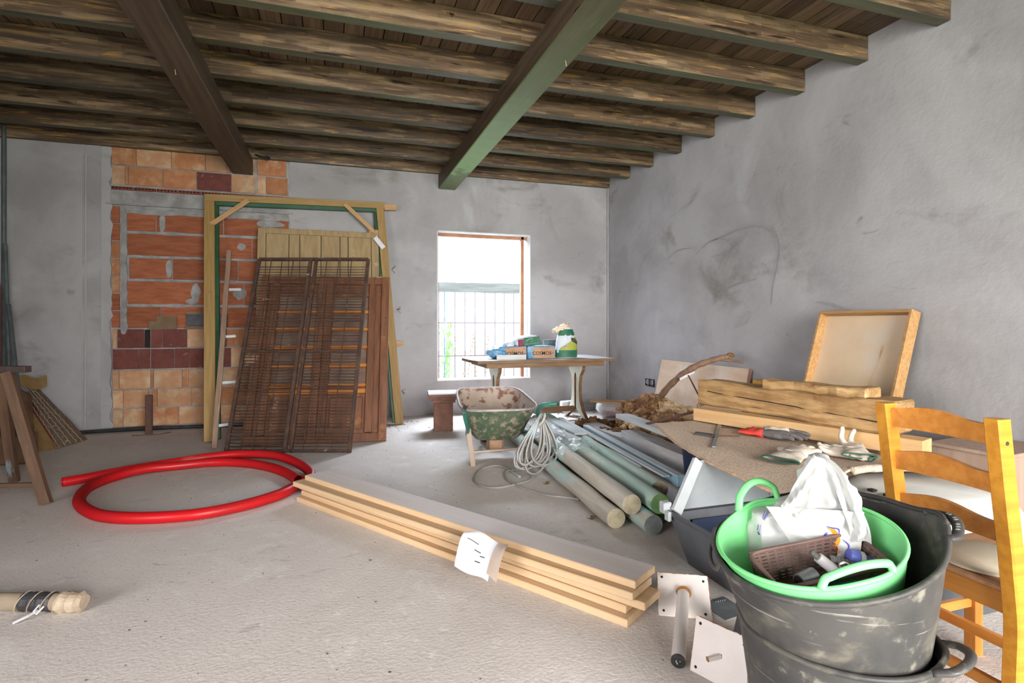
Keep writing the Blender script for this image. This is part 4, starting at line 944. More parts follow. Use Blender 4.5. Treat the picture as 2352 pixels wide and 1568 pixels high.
setprop(stick('blue_lath', (2.10, 3.16, .24), (2.33, 5.5, .235), .05, .012, 'palegrey', bev=.002), 'thin pale lath lying between channel and cracked post', 'batten')
setprop(stick('grey_plank', (2.50, 3.35, .22), (2.56, 4.45, .21), .16, .15, 'greywood', cuts=12, rough=.008, fr=5), 'thick weathered grey plank with scars, below the carpet corner', 'plank')
setprop(stick('grey_plank', (2.66, 4.45, .14), (2.72, 5.55, .12), .17, .07, 'greywood', cuts=12, rough=.008, fr=5, seed=5), 'short weathered pale plank beyond the blue channel', 'plank')
setprop(stick('pale_joist', (2.38, 3.45, .44), (2.66, 4.75, .36), .13, .04, 'palegrey', cuts=8, rough=.003), 'pale planed timber running under the carpet corner', 'plank')
for j, (a, c, lab) in enumerate((((2.15, 4.6, .245), (2.35, 6.5, .19), 'pale blue-white board end reaching to the table foot'), ((2.0, 4.4, .245), (2.05, 6.2, .19), 'pale board under the plastic film behind the hose'))):
    setprop(stick('dusty_board', a, c, .12, .02, 'palegrey', cuts=6, rough=.003), lab, 'board')
b = B()
b.grid(lambda u, v: V((1.72 + .42 * u + .12 * v + .03 * noise.noise(V((u * 6, v * 9, 2))), 4.05 + 1.45 * v, .245 + .035 * noise.noise(V((u * 9, v * 14, 1))) - .05 * (2 * u - 1) ** 2)), 22, 46)
setprop(obj('plastic_film', b, 'film', smooth=True), 'crumpled clear plastic film spread over the posts behind the hose', 'plastic film')

# ------------------------------------------------------------------ bag, bark, branch and scraps by the right wall
t = thing('cement_bag', 'white paper sack with faded red print by the corner', 'sack', mx=frame((3.36, 6.55, .02), (.86, -.30, 0)))
b = B(); b.box((.27, .16, .095), (.60, .38, .17), bev=.05); bmesh.ops.subdivide_edges(b.bm, edges=b.bm.edges, cuts=2, use_grid_fill=True); b.rough(.02, 5); obj('sack_body', b, 'cementbag', t, smooth=True)
b = B()
for i in range(13): b.box((.06 + i * .034, -.045 + .004 * math.sin(i), .06), (.02, .006, .04 + .008 * (i % 3)))
obj('red_print', b, 'redink', t)
for j, (a, c, m, lab) in enumerate((((3.25, 6.55, .245), (3.72, 5.75, .265), 'lightbeam', 'flat brown-edged board lying on top of the white sack'), ((3.35, 6.1, .20), (3.55, 5.55, .22), 'ply', 'short brown offcut leaning on the white sack'))):
    setprop(stick('offcut_board', a, c, .20 if j == 0 else .08, .025 if j == 0 else .04, m, cuts=4, rough=.003), lab, 'board')
def fibre(b, seed, k=1.0, ax=(.35, -.8, .45)):
    # long splintered fibres: relief that is slow along the axis and quick across it
    ax = V(ax).normalized(); u = ax.orthogonal().normalized(); w = ax.cross(u)
    b.bm.normal_update()
    for v in b.bm.verts:
        q = V((v.co.dot(ax) * 3.5, v.co.dot(u) * 20, v.co.dot(w) * 20)) + V((seed, 0, 0)); q2 = V((q.x * 2.5, q.y * 2.6, q.z * 2.6))
        v.co += v.normal * k * (.050 * (.35 - abs(noise.noise(q)) * 2) + .020 * noise.noise(q2) + .03 * noise.noise(v.co * 7 + V((0, seed, 0)))) + ax * .03 * noise.noise(q2 * .7) * k
def bark(name, lab, c, r, m, seed, amp=.35, rot=0, sub=6):
    t = thing(name, lab, 'wood', loc=c)
    b = B(); b.blob((0, 0, r[2] * .7), r, sub, amp, 3, seed, Matrix.Rotation(rot, 3, 'Z'))
    fibre(b, seed); 
    for v in b.bm.verts: v.co.z = max(v.co.z, 0)
    obj('bark', b, m, t, smooth='auto'); return t
tb = bark('rotten_stump', 'big crumbling rotten stump in the heap by the right wall', (3.12, 5.05, .05), (.24, .30, .27), 'bark', 3, .3, .3)
b = B(); b.blob((.05, -.22, .25), (.20, .11, .15), 5, .3, 3, 8, Matrix.Rotation(math.radians(-25), 3, 'Y')); fibre(b, 8, .8, (.7, 0, -.5)); obj('pale_heartwood', b, 'barkpale', tb, smooth='auto')
b = B(); b.blob((-.13, -.1, .20), (.15, .15, .12), 5, .3, 3, 5); fibre(b, 5, .7); obj('pale_heartwood', b, 'barkpale', tb)
tb = bark('bark_lump', 'pale and brown splintered bark lump just beyond the carpet corner', (2.98, 4.32, .16), (.20, .26, .17), 'barkpale', 6, .4)
b = B(); b.blob((-.05, .03, .16), (.17, .20, .12), 5, .3, 3, 2); fibre(b, 2, .8); obj('dark_bark', b, 'bark', tb)
bark('bark_slab', 'long grey-brown bark slab lying under the white sack', (3.0, 5.8, .0), (.34, .14, .07), 'bark', 9, .4, -.5)
bark('bark_slab', 'mossy rotten bark piece at the end of the pale planed timber', (2.78, 5.05, .0), (.22, .12, .10), 'bark', 14, .45, -.8)
t = thing('curved_branch', 'long curved bare branch rising out of the rotten stump', 'branch', loc=(3.05, 4.95, .35))
P = [V(p) - V((3.05, 4.95, .35)) for p in [(3.1, 4.987, 0.387), (3.151, 4.866, 0.504), (3.181, 4.698, 0.661), (3.271, 4.564, 0.794), (3.4, 4.47, 0.878), (3.505, 4.383, 0.923), (3.572, 4.361, 0.935)]]
Q = path_smooth(P, 6)
b = B(); b.tube(Q, lambda i: .034 - .010 * i / len(Q) + .003 * math.sin(i * 1.7), 10); b.rough(.004, 12); obj('limb', b, 'branch', t, smooth=True)
b = B(); b.blob(Q[-1] + V((.02, -.01, .012)), (.035, .035, .026), 3, .5, 6, 2); obj('knot', b, 'bark', t)
b = B(); b.tube(path_smooth([V(p) - V((3.05, 4.95, .35)) for p in [(3.512, 4.391, 0.906), (3.57, 4.309, 0.901), (3.64, 4.234, 0.889)]], 5), [.014] * 5 + [.012] * 6, 8); obj('twig', b, 'branch', t)
b = B(); q = Q[16]; b.bar(q + V((-.06, -.045, -.04)), q + V((.1, -.05, .03)), .006, .022); obj('white_tape', b, 'whitedust', t)
t = thing('scroll_bracket', 'rusty iron bracket with a small scroll beside the stump', 'bracket', loc=(2.78, 4.05, .3))
o_ = V((2.78, 4.05, .3))
for nm, a, c, r in (('arm', (2.431, 3.943, 0.434), (2.643, 3.506, 0.605), .011), ('stay', (2.755, 3.838, 0.828), (2.669, 3.529, 0.634), .006), ('tail', (2.631, 3.562, 0.491), (2.653, 3.524, 0.596), .006)):
    b = B(); b.tube([V(a) - o_, V(c) - o_], r, 8); obj(nm, b, 'rod', t)
c = V((2.65, 3.556, 0.624)) - o_
b = B(); b.tube([c + V((.024 * math.cos(a) * (1 - a / 11), 0, .024 * math.sin(a) * (1 - a / 11))) for a in [i * .5 for i in range(16)]], .0045, 6); obj('scroll', b, 'rod', t)
# plywood panel leaning on the wall
def leanpanel(name, lab, cat, ya, yb, xb, zt, th, m, me=None):
    # stands on the floor xb away from the wall, top against it
    a = V((XR - xb, ya, 0)); mx, Wd, Hd = leaf_frame(a, (XR - xb, yb, 0), (XR - th - .01, ya, zt))
    return thing(name, lab, cat, mx), Wd, Hd
t, Wd, Hd = leanpanel('plywood_panel', 'wide pinkish plywood panel leaning on the right wall behind the branch', 'panel', 6.0, 4.47, .22, .80, .03, 'ply')
b = B(); b.box((Wd / 2, .0, Hd / 2), (Wd, .028, Hd), bev=.002); obj('sheet', b, 'ply', t)
b = B(); b.box((Wd + .006, .0, Hd / 2), (.012, .032, Hd)); obj('edge_strip', b, 'stonebrown', t)
setprop(stick('varnished_post', (3.86, 4.38, 0), (3.925, 4.36, .70), .09, .05, 'yellowwood', up=(1, 0, 0)), 'yellow varnished piece of wood beside the plywood panel edge', 'batten')
# shallow wooden tray
t, Wd, Hd = leanpanel('wooden_tray', 'shallow plywood tray with raised wooden edges leaning on the right wall', 'tray', 3.56, 2.79, .50, 1.34, .09, 'ply')
b = B(); b.box((Wd / 2, .035, Hd / 2), (Wd - .02, .01, Hd - .02)); obj('tray_bottom', b, 'plytray', t)
for n_, c, d in (('side', (.011, 0, Hd / 2), (.022, .09, Hd)), ('side', (Wd - .011, 0, Hd / 2), (.022, .09, Hd)), ('end', (Wd / 2, 0, Hd - .011), (Wd - .045, .09, .022)), ('end', (Wd / 2, 0, .011), (Wd - .045, .09, .022))):
    b = B(); b.box(c, d, bev=.002); obj(n_, b, 'edgewood', t)

# ------------------------------------------------------------------ big timbers
t = stick('planed_beam', (2.58, 3.47, .586), (3.02, 2.12, .586), .13, .09, 'lightbeam', bev=.003); setprop(t, 'clean square pine beam lying under the old hewn beam', 'beam')
t = stick('hewn_beam', (2.745, 3.60, .728), (3.02, 2.24, .731), .20, .19, 'oldbeam', cuts=22, rough=.012, fr=5, bev=.012); setprop(t, 'thick old hewn beam with long cracks on top of the timber pile', 'beam')
b = B()
for s in (-.102, ):
    b.tube([(x / 10, s + .002 + .003 * noise.noise(V((x, 0, 0))), .02 - .004 * x + .012 * noise.noise(V((x * .6, 3, 0)))) for x in range(1, 14)], .0035, 5)
obj('crack', b, 'darkhole', t)
t = stick('split_slab', (2.77, 2.98, .853), (2.90, 2.33, .856), .15, .055, 'oldbeam', cuts=12, rough=.014, fr=9, bev=.008, seed=4); setprop(t, 'broken splintered slab resting on top of the old hewn beam', 'slab')
t = thing('tool_crate', 'dark navy plastic crate hidden beneath carpet and timbers', 'crate', loc=(2.66, 3.05, 0))
b = B(); b.loft([rrect(0, 0, .28, .38, 0), rrect(0, 0, .31, .42, .40), rrect(0, 0, .33, .44, .40), rrect(0, 0, .33, .44, .495)]); obj('body', b, 'crate_navy', t, smooth='auto')

# ------------------------------------------------------------------ open dark crate (front half of a pet carrier)
t = thing('open_carrier', 'open pet carrier with dark grey base and pale post, under the carpet', 'crate', loc=(2.01, 2.16, 0))
def boxring(x0, x1, y0, y1, z): return [V((x0, y0, z)), V((x1, y0, z)), V((x1, y1, z)), V((x0, y1, z))]
b = B(); b.loft([boxring(-.25, .28, -.33, .29, 0), boxring(-.34, .33, -.40, .34, .265), boxring(-.315, .31, -.375, .315, .265), boxring(-.235, .27, -.315, .275, .015)]); obj('lower_shell', b, 'crate_dark', t)
b = B(); b.box((.02, -.02, .018), (.49, .57, .008)); b.box((.02, .27, .12), (.50, .008, .22), Matrix.Rotation(math.radians(-9), 3, 'X')); b.box((.27, 0, .12), (.008, .56, .22), Matrix.Rotation(math.radians(9), 3, 'Y')); obj('navy_lining', b, 'crate_navy', t)
b = B()
b.tube([V(p) for p in boxring(-.345, .34, -.41, .35, .268)], .013, 6, closed=True); obj('rim', b, 'crate_dark', t)
b = B(); b.box((-.345, .355, .285), (.05, .05, .06), bev=.006); b.box((-.36, .31, .255), (.02, .04, .05), bev=.004); obj('latch', b, 'crate_light', t)
# upper shell: far side, back side and roof lip, front open
b = B(); b.loft([[V((-.32, .335, .27)), V((.33, .335, .27)), V((.33, .35, .27)), V((-.32, .35, .27))], [V((-.12, .40, .50)), V((.28, .38, .50)), V((.28, .395, .50)), V((-.12, .415, .50))]]); obj('upper_side', b, 'crate_inner', t)
b = B(); b.loft([[V((.32, -.4, .27)), V((.335, -.4, .27)), V((.335, .34, .27)), V((.32, .34, .27))], [V((.27, -.33, .485)), V((.285, -.33, .485)), V((.285, .28, .485)), V((.27, .28, .485))]]); obj('upper_back', b, 'crate_inner', t)
b = B(); b.bar((-.315, .305, .27), (-.115, .395, .505), .06, .03, up=(0, 1, 0), bev=.005); obj('front_post', b, 'crate_light', t)
b = B(); b.box((.14, .02, .484), (.28, .60, .008), bev=.003); obj('roof', b, 'crate_dark', t)
# white carrier with slots
t = thing('white_carrier', 'white plastic pet carrier with vent slots behind the pine chair', 'crate', loc=(2.72, 1.93, 0))
b = B(); b.loft([rrect(0, 0, .26, .30, 0, e=6), rrect(0, 0, .30, .35, .24, e=6), rrect(0, 0, .31, .36, .25, e=6), rrect(0, 0, .30, .35, .27, e=6)]); obj('lower_shell', b, 'crate_dark', t, smooth='auto')
b = B(); b.loft([rrect(0, 0, .30, .35, .27, e=6), rrect(0, 0, .285, .33, .36, e=6), rrect(0, 0, .25, .29, .445, e=5), rrect(0, 0, .20, .24, .475, e=4)]); obj('upper_shell', b, 'crate_white', t, smooth='auto')
for (x, y, w, h, z) in ((-.285, .02, .10, .018, .42), (-.29, .02, .08, .016, .385), (-.29, -.13, .10, .018, .42), (-.29, -.26, .02, .05, .33), (-.29, -.22, .02, .05, .33)):
    b = B(); b.bar((-.287 + (.42 - z) * -.1, y - w / 2, z), (-.287 + (.42 - z) * -.1, y + w / 2, z), .02, h, up=(0, 0, 1)); obj('vent_slot', b, 'darkhole', t)
for y in (-.10, -.02, .06):
    b = B(); b.box((-.255, y, .45), (.03, .03, .01)); obj('vent_slot', b, 'darkhole', t)
# carpet
A, Bc, Cc, D = V((2.16, 3.40, .515)), V((2.70, 3.50, .515)), V((3.02, 2.0, .505)), V((1.93, 1.84, .505))
def carp(u, v):                       # u: far to near, v: left to right
    p = A.lerp(D, u).lerp(Bc.lerp(Cc, u), v)
    p += V((-.09 * math.sin(math.pi * u) * (1 - v), 0, 0))
    p += V((0, .16 * math.sin(math.pi * v) ** 2 * u, 0))
    p.z += .006 * noise.noise(V((u * 5, v * 5, 0))) + .02 * (1 - u) * (1 - v) - .045 * max(0, (1 - v) - .75) / .25 * u + .018 * math.exp(-((u - 1) / .1) ** 2)
    p.z -= .03 * max(0, v - .7) * u
    return p
t = thing('carpet_piece', 'beige looped carpet piece draped over the crates', 'carpet', loc=A)
b = B(); nu, nv = 44, 32
b.grid(lambda u, v: carp(u, v) - A + V((0, 0, .012)), nu, nv); b.grid(lambda u, v: carp(u, v) - A, nu, nv)
for g in (lambda s: carp(s, 0), lambda s: carp(s, 1), lambda s: carp(0, s), lambda s: carp(1, s)): b.grid(lambda s, k, g=g: g(s) - A + V((0, 0, .012 * k)), nu, 1)
bmesh.ops.remove_doubles(b.bm, verts=b.bm.verts, dist=.0004); obj('pile', b, 'carpet', t, smooth='auto')
b = B(); b.tube([carp(i / 40, 0) - A + V((-.003, 0, .004)) for i in range(41)], lambda i: .007 + .002 * math.sin(i * 2.3), 6); b.tube([carp(0, i / 20) - A + V((0, .003, .004)) for i in range(21)], .006, 6); obj('bound_edge', b, 'carpet_edge', t)
b = B(); b.tube([carp(1, .45 + .55 * i / 24) - A + V((0, -.012, .004)) for i in range(25)], .024, 10, flat=.8); b.rough(.004, 30); obj('folded_edge', b, 'carpet', t, smooth=True)

# ------------------------------------------------------------------ gloves and tool on the carpet
def glove(name, lab, o, ang, m, cuff, hem, fingers, roll=0, scale=1.4, flatz=.4, hemm='glove_hem', group='work gloves on the carpet'):
    """palm along local x from the wrist, fingers as bent chains that start inside the palm"""
    t = thing(name, lab, 'glove', Matrix.Translation(o) @ Matrix.Rotation(ang, 4, 'Z') @ Matrix.Rotation(roll, 4, 'X') @ Matrix.Diagonal((scale, scale, scale, 1)), group)
    b = B()
    rings = []
    for (x, w_, h_) in ((-.01, .042, .017), (.03, .047, .02), (.07, .052, .02), (.095, .048, .016)):
        rings.append([V((x, w_ * math.cos(a), .02 + h_ * math.sin(a) * (1 + .15 * math.sin(3 * a + x * 40)))) for a in [2 * math.pi * j / 20 for j in range(20)]])
    b.loft(rings)
    for pts in fingers:
        Q = path_smooth(pts, 5); n = len(Q)
        b.tube(Q, lambda i: .0125 - .003 * i / n if i < n - 2 else (.0085 if i == n - 2 else .005), 10)
    o_ = obj('glove_body', b, m, t)
    r = o_.modifiers.new('merge', 'REMESH'); r.mode = 'VOXEL'; r.voxel_size = .0038; r.use_smooth_shade = True
    s = o_.modifiers.new('soft', 'SMOOTH'); s.factor = .6; s.iterations = 4
    b = B(); L, w0, w1 = cuff[0], .043, cuff[2]
    rings = []
    for i in range(7):
        f = i / 6; x = -.005 - L * f; w_ = w0 + (w1 - w0) * f
        rings.append([V((x, w_ * math.cos(a), .018 + (.017 - .006 * f + .004 * math.sin(i * 2)) * math.sin(a) * (1 + .25 * math.sin(3 * a + i)))) for a in [2 * math.pi * j / 24 for j in range(24)]])
    b.loft(rings, True, False); obj('cuff', b, cuff[1], t, smooth=True)
    if hem:
        b = B(); b.tube(rings[-1], .003, 6, closed=True); obj('hem', b, hemm, t)
    return t
F4 = [[(.06, .036, .02), (.11, .044, .022), (.145, .048, .014)], [(.06, .013, .02), (.125, .016, .026), (.168, .016, .014)], [(.06, -.012, .02), (.12, -.014, .026), (.162, -.018, .014)], [(.06, -.034, .02), (.105, -.042, .022), (.135, -.046, .014)], [(.02, .03, .02), (.05, .066, .02), (.085, .085, .014)]]
F4b = [[(.06, .036, .02), (.10, .045, .03), (.12, .038, .045)], [(.06, .013, .02), (.115, .018, .038), (.135, .010, .052)], [(.06, -.012, .02), (.112, -.014, .036), (.14, -.018, .03)], [(.06, -.034, .02), (.10, -.044, .026), (.128, -.05, .014)], [(.02, -.03, .02), (.055, -.062, .022), (.09, -.074, .014)]]
def at_h(p): return V((p[0], p[1], .527))
def ang(p, q): return math.atan2(q[1] - p[1], q[0] - p[0])
W_ = [(2.626, 2.84, 0.53), (2.722, 2.633, 0.53), (2.817, 2.821, 0.53), (2.939, 2.724, 0.53), (2.328, 2.331, 0.53), (2.954, 2.61, 0.53), (2.783, 2.329, 0.53), (3.078, 2.679, 0.53), (2.638, 2.251, 0.53), (2.583, 2.394, 0.53)]
glove('work_glove', 'grey knitted glove with a bright red cuff', at_h(W_[0]), ang(W_[0], W_[1]), 'glove_grey', (.10, 'glove_red', .062), False, F4)
glove('work_glove', 'grey and white glove with a blue-hemmed narrow cuff', at_h(W_[2]) + V((-.06, -.03, .02)), ang(W_[2], W_[3]), 'glove_grey', (.11, 'glove_white', .024), True, F4b, hemm='glove_blue', scale=1.25)
glove('work_glove', 'canvas glove lying flat with a green-hemmed wide cuff towards the green tub', at_h(W_[4]), ang(W_[4], W_[5]), 'glove_white', (.11, 'glove_white', .066), True, F4, scale=1.45)
glove('work_glove', 'canvas glove standing with crooked fingers against the old beam', V((W_[6][0] - .10, W_[6][1] - .06, .54)), ang(W_[6], W_[7]), 'glove_white', (.09, 'glove_white', .062), True, [[(.05, .02, .02), (.085, .035, .05), (.10, .03, .08), (.09, .03, .10)], [(.05, .0, .02), (.09, .0, .045), (.11, -.01, .07), (.105, -.02, .09)], F4[2], F4[3], F4[4]], scale=1.3)
glove('work_glove', 'canvas glove crumpled beneath the other canvas gloves', at_h(W_[8]), ang(W_[8], W_[9]), 'glove_white', (.08, 'glove_white', .05), True, F4b, scale=1.2)
t = thing('hand_tool', 'metal cross-shaped trowel lying on the left of the carpet', 'tool', loc=at_h((2.345, 2.974, 0.53))); o_ = at_h((2.345, 2.974, 0.53))
for nm, a, c, w, h, m in (('grey_bar', (2.615, 3.278, 0.535), (2.103, 2.686, 0.535), .026, .012, 'steel'), ('handle', (2.23, 3.033, 0.54), (2.291, 2.926, 0.54), .026, .022, 'darkmetal'), ('rod', (2.3, 2.937, 0.54), (2.448, 2.875, 0.54), .008, .008, 'rod'), ('rod', (2.546, 3.196, 0.535), (2.611, 3.108, 0.535), .005, .005, 'rod')):
    stick(nm, V(a) - o_, V(c) - o_, w, h, m, t, bev=.003)

# ------------------------------------------------------------------ rubber tubs
AZ = math.radians(47.26)
def tubframe(c, tilt, h):
    """c: centre of the rim; local y points away from the camera, local z up the tub"""
    y = V((math.sin(AZ), math.cos(AZ), 0)); x = V((math.cos(AZ), -math.sin(AZ), 0))
    ct, st = math.cos(tilt), math.sin(tilt)
    y2 = y * ct + V((0, 0, st)); z2 = x.cross(y2)
    o = V(c) - z2 * h
    return Matrix(((x[0], y2[0], z2[0], o[0]), (x[1], y2[1], z2[1], o[1]), (x[2], y2[2], z2[2], o[2]), (0, 0, 0, 1)))
def tub(name, label, c, R, h, r0, ty, tx, m, hands, wob=0, th=.006, bx_=0):
    # the soft rim is pulled out of level: ty lifts the side away from the camera, tx the right side
    t = thing(name, label, 'tub', tubframe(c, 0, h))
    def rise(a):
        return sum(hd[2] * math.exp(-(((a - math.radians(hd[0]) + math.pi) % (2 * math.pi) - math.pi) / .28) ** 2) for hd in hands)
    def ring(f, d=0, zz=None):
        out = []
        for j in range(72):
            a = 2 * math.pi * j / 72
            r = r0 + (R - r0) * (f ** .85) - d + wob * f * math.sin(2 * a + .6)
            z = (h * f if zz is None else zz) + (rise(a) * f ** 6 if f > .5 else 0)
            r += (rise(a) * .35) * f ** 6
            out.append(sag(V((r * math.cos(a), r * math.sin(a), z)), f))
        return out
    def sag(p, f): return V((p.x + bx_ * (1 - f), p.y, p.z + f * f * (ty * p.y + tx * p.x)))
    fs = [0, .03, .2, .4, .6, .8, .92, 1]
    b = B(); b.loft([ring(f) for f in fs] + [ring(f, th) for f in reversed(fs[1:])] + [ring(.03, th + .01, .012)], True, True)
    obj('tub_body', b, m, t, smooth='auto')
    b = B(); P = ring(1, th * .3); b.tube(P, .0075 if m != 'tub_green' else .006, 8, closed=True); obj('rim', b, m, t, smooth=True)
    return t, lambda a, f=1, d=0: sag(V(((r0 + (R - r0) * f - d + rise(a) * .35) * math.cos(a), (r0 + (R - r0) * f - d + rise(a) * .35) * math.sin(a), h * f + rise(a) * f ** 6)), f)
def loop(t, P, a0, dl, hh, out, m, r=.010, flat=.7, ribs=0):
    a0 = math.radians(a0); dl = math.radians(dl); pts = []
    for i in range(17):
        s = i / 16; a = a0 - dl + 2 * dl * s; k = math.sin(math.pi * s) ** .33
        p = P(a); d = V((math.cos(a0), math.sin(a0), 0)); pts.append(p + V((0, 0, hh * k)) + d * out * k)
    b = B(); b.tube(path_smooth(pts, 3), r, 10, flat=flat); hd_ = obj('handle', b, m, t, smooth=True)
    if ribs:
        for i in range(ribs):
            q = pts[3 + int(i * 10 / ribs)]
            b = B(); b.blob(q + V((0, 0, .004)), (.008, .008, .006), 2, .1); obj('handle_rib', b, 'weather', hd_)
t, P = tub('rubber_tub', 'lower big black rubber tub, mostly hidden, with dusty handle at lower right', (1.289, 1.154, .436), .238, .436, .175, 0, 0, 'tub_black', [(-12, 0, .012), (168, 0, .012)])
loop(t, P, -14, 20, .015, .045, 'tub_black', .012)
t['group'] = 'black rubber tubs'
t, P = tub('rubber_tub', 'upper big black rubber tub, scratched and dusty, holding the green tub', (1.267, 1.171, .662), .268, .43, .165, .23, .15, 'tub_black', [(14, 0, .03), (186, 0, .02)], wob=.006, bx_=.04)
loop(t, P, 14, 14, -.005, .03, 'tub_black', .013, ribs=7)
loop(t, P, 192, 15, -.05, .012, 'tub_black', .008)
t['group'] = 'black rubber tubs'
gt, P = tub('green_tub', 'mint green flexible tub sitting inside the upper black tub', (1.222, 1.180, .667), .226, .24, .165, .19, .13, 'tub_green', [(128, 0, .012), (-58, 0, .006)], th=.005, bx_=.03)
loop(gt, P, 128, 17, .058, .01, 'tub_green', .0125, .75)
loop(gt, P, -58, 23, .035, -.01, 'tub_green', .009, 1.1)
GM = gt.matrix_basis.copy()
Gp = lambda x, y, z: GM @ V((x, y, z))            # point in the green tub

# basket
A_, B_2 = V((1.055, 1.203, 0.637)), V((1.374, 1.163, 0.67))
X = (B_2 - A_).normalized(); D_ = V((-math.sin(AZ), -math.cos(AZ), -.30)); D_ = (D_ - X * D_.dot(X)); Yv = D_.normalized(); Z = X.cross(Yv)
if Z.z > 0: Z = -Z                               # local z points down into the basket
Wb = (B_2 - A_).length; dep = .125
bk = thing('plastic_basket', 'brown slotted plastic basket of hose fittings in the green tub', 'basket', Matrix(((X[0], Yv[0], -Z[0], A_[0]), (X[1], Yv[1], -Z[1], A_[1]), (X[2], Yv[2], -Z[2], A_[2]), (0, 0, 0, 1))))
hb = .085; tp = .022
def wall(p0, p1, q0, q1, nc, nr, n):
    """lattice between top edge p0-p1 and bottom edge q0-q1"""
    b = B(); p0, p1, q0, q1 = map(V, (p0, p1, q0, q1))
    up = (p1 - p0).cross(q0 - p0).normalized()
    H = (q0 - p0).length
    for i in range(nr + 1):
        f = i / nr; b.bar(p0.lerp(q0, f), p1.lerp(q1, f), .0022, H / nr * (.62 if 0 < i < nr else 1.0), up=(q0 - p0), bev=0)
    for i in range(nc + 1):
        f = i / nc; b.bar(p0.lerp(p1, f), q0.lerp(q1, f), .0024, .0085, up=(p1 - p0), bev=0)
    return obj(n, b, 'basket', bk)
wall((0, 0, 0), (Wb, 0, 0), (tp, tp, -hb), (Wb - tp, tp, -hb), 13, 9, 'slotted_side')
wall((Wb, 0, 0), (Wb, dep, 0), (Wb - tp, tp, -hb), (Wb - tp, dep - tp, -hb), 7, 9, 'slotted_side')
wall((0, 0, 0), (0, dep, 0), (tp, tp, -hb), (tp, dep - tp, -hb), 7, 9, 'slotted_side')
wall((0, dep, 0), (Wb, dep, 0), (tp, dep - tp, -hb), (Wb - tp, dep - tp, -hb), 13, 9, 'slotted_side')
b = B(); b.box((Wb / 2, dep / 2, -hb), (Wb - 2 * tp, dep - 2 * tp, .003)); obj('base', b, 'basket', bk)
b = B(); b.tube([p + V((Wb / 2, dep / 2, 0)) for p in [V((q.x, q.y, 0)) for q in rrect(0, 0, Wb / 2 + .003, dep / 2 + .003, 0, e=9, n=48)]], .0058, 8, closed=True); obj('rim', b, 'basket', bk, smooth=True)
BM = bk.matrix_basis.copy(); Bp = lambda x, y, z: BM @ V((x * Wb, y * dep, -hb + z + .018))
def fit(name, lab, parts, cat='fitting'):
    o = parts[0][1][0]; t = thing(name, lab, cat, loc=o, group='hose fittings in the basket')
    for (n, path, r, m) in parts:
        b = B(); b.tube([V(p) - V(o) for p in path], r, 14, caps=True); obj(n, b, m, t, smooth='auto')
def seg(a, c, n): return [a.lerp(c, i / n) for i in range(n + 1)]
a, c = Bp(.44, .40, .085), Bp(.62, .72, .035)
fit('hose_nozzle', 'pale grey spray nozzle with dark ribbed tip, centre of the basket', [('body', seg(a.lerp(c, .25), c, 4), [.013, .014, .014, .015, .016], 'fit_white'), ('ribbed_tip', seg(a, a.lerp(c, .35), 8), [.007, .006, .008, .006, .008, .007, .009, .008, .009], 'fit_grey')])
a, c = Bp(.60, .45, .05), Bp(.80, .65, .03)
fit('ribbed_connector', 'dark grey ribbed hose connector right of the pale nozzle', [('body', seg(a, c, 12), [.014, .016, .017, .015, .018, .015, .018, .015, .018, .015, .018, .014, .012], 'fit_grey')])
a, c = Bp(.80, .42, .05), Bp(.98, .62, .03)
fit('blue_connector', 'blue-violet quick connector with a grey ring at the right end of the basket', [('body', seg(a, c, 4), [.018, .021, .020, .016, .017], 'fit_blue'), ('grey_ring', seg(a.lerp(c, .38), a.lerp(c, .55), 1), [.0215, .0215], 'fit_white')])
a, c = Bp(.82, .80, .04), Bp(.95, .86, .02)
fit('blue_nozzle', 'blue nozzle with a chrome end near the green handle', [('body', seg(a, c, 3), [.013, .013, .014, .014], 'fit_blue'), ('chrome_end', seg(c, c + (c - a) * .12, 1), [.0125, .008], 'chrome')])
a, c = Bp(.26, .70, .035), Bp(.42, .62, .035)
fit('metal_sleeve', 'dull grey pipe sleeve lying left of the pale nozzle', [('body', seg(a, c, 3), [.019, .019, .020, .020], 'steel'), ('bore', [a, a + (a - c) * .01], [.015, .015], 'darkhole')])
a, c = Bp(.28, .95, .045), Bp(.62, .82, .055)
fit('flexible_hose', 'short ribbed chrome hose along the near edge of the basket', [('body', seg(a, c, 30), [.0085 if i % 2 else .007 for i in range(31)], 'chrome'), ('round_head', seg(c, c + V((.02, .01, .004)), 3), [.017, .019, .018, .010], 'chrome')])
a, c = Bp(.50, .93, .02), Bp(.70, .9, .025)
fit('teal_connector', 'teal plastic connector half hidden under the chrome hose', [('body', seg(a, c, 3), [.013, .014, .014, .012], 'fit_teal')])
a, c = Bp(.14, .82, .02), Bp(.22, .80, .02)
fit('brass_connector', 'small pale brass fitting at the left of the basket', [('body', seg(a, c, 2), [.013, .014, .011], 'brass')])
a, c = Bp(.06, .84, .02), Bp(.10, .82, .02)
fit('screw_connector', 'tiny blue screw connector in the left corner of the basket', [('body', seg(a, c, 2), [.009, .010, .008], 'fit_blue')])
a, c = Bp(.68, .93, .015), Bp(.88, .97, .02)
fit('ribbed_elbow', 'dark ribbed elbow under the near right of the green handle', [('body', seg(a, c, 10), [.012, .015, .013, .016, .013, .016, .013, .016, .013, .015, .012], 'fit_grey')])

# carrier bag
cb = V((1.332, 1.292, 0.64)); bx = V((math.cos(AZ), -math.sin(AZ), 0)); by = V((math.sin(AZ), math.cos(AZ), 0))
bag = thing('carrier_bag', 'white plastic carrier bag with orange and violet logo in the green tub', 'bag', Matrix(((bx[0], by[0], 0, cb[0]), (bx[1], by[1], 0, cb[1]), (0, 0, 1, cb[2]), (0, 0, 0, 1))) @ Matrix.Diagonal((1.13, 1.13, 1.13, 1)))
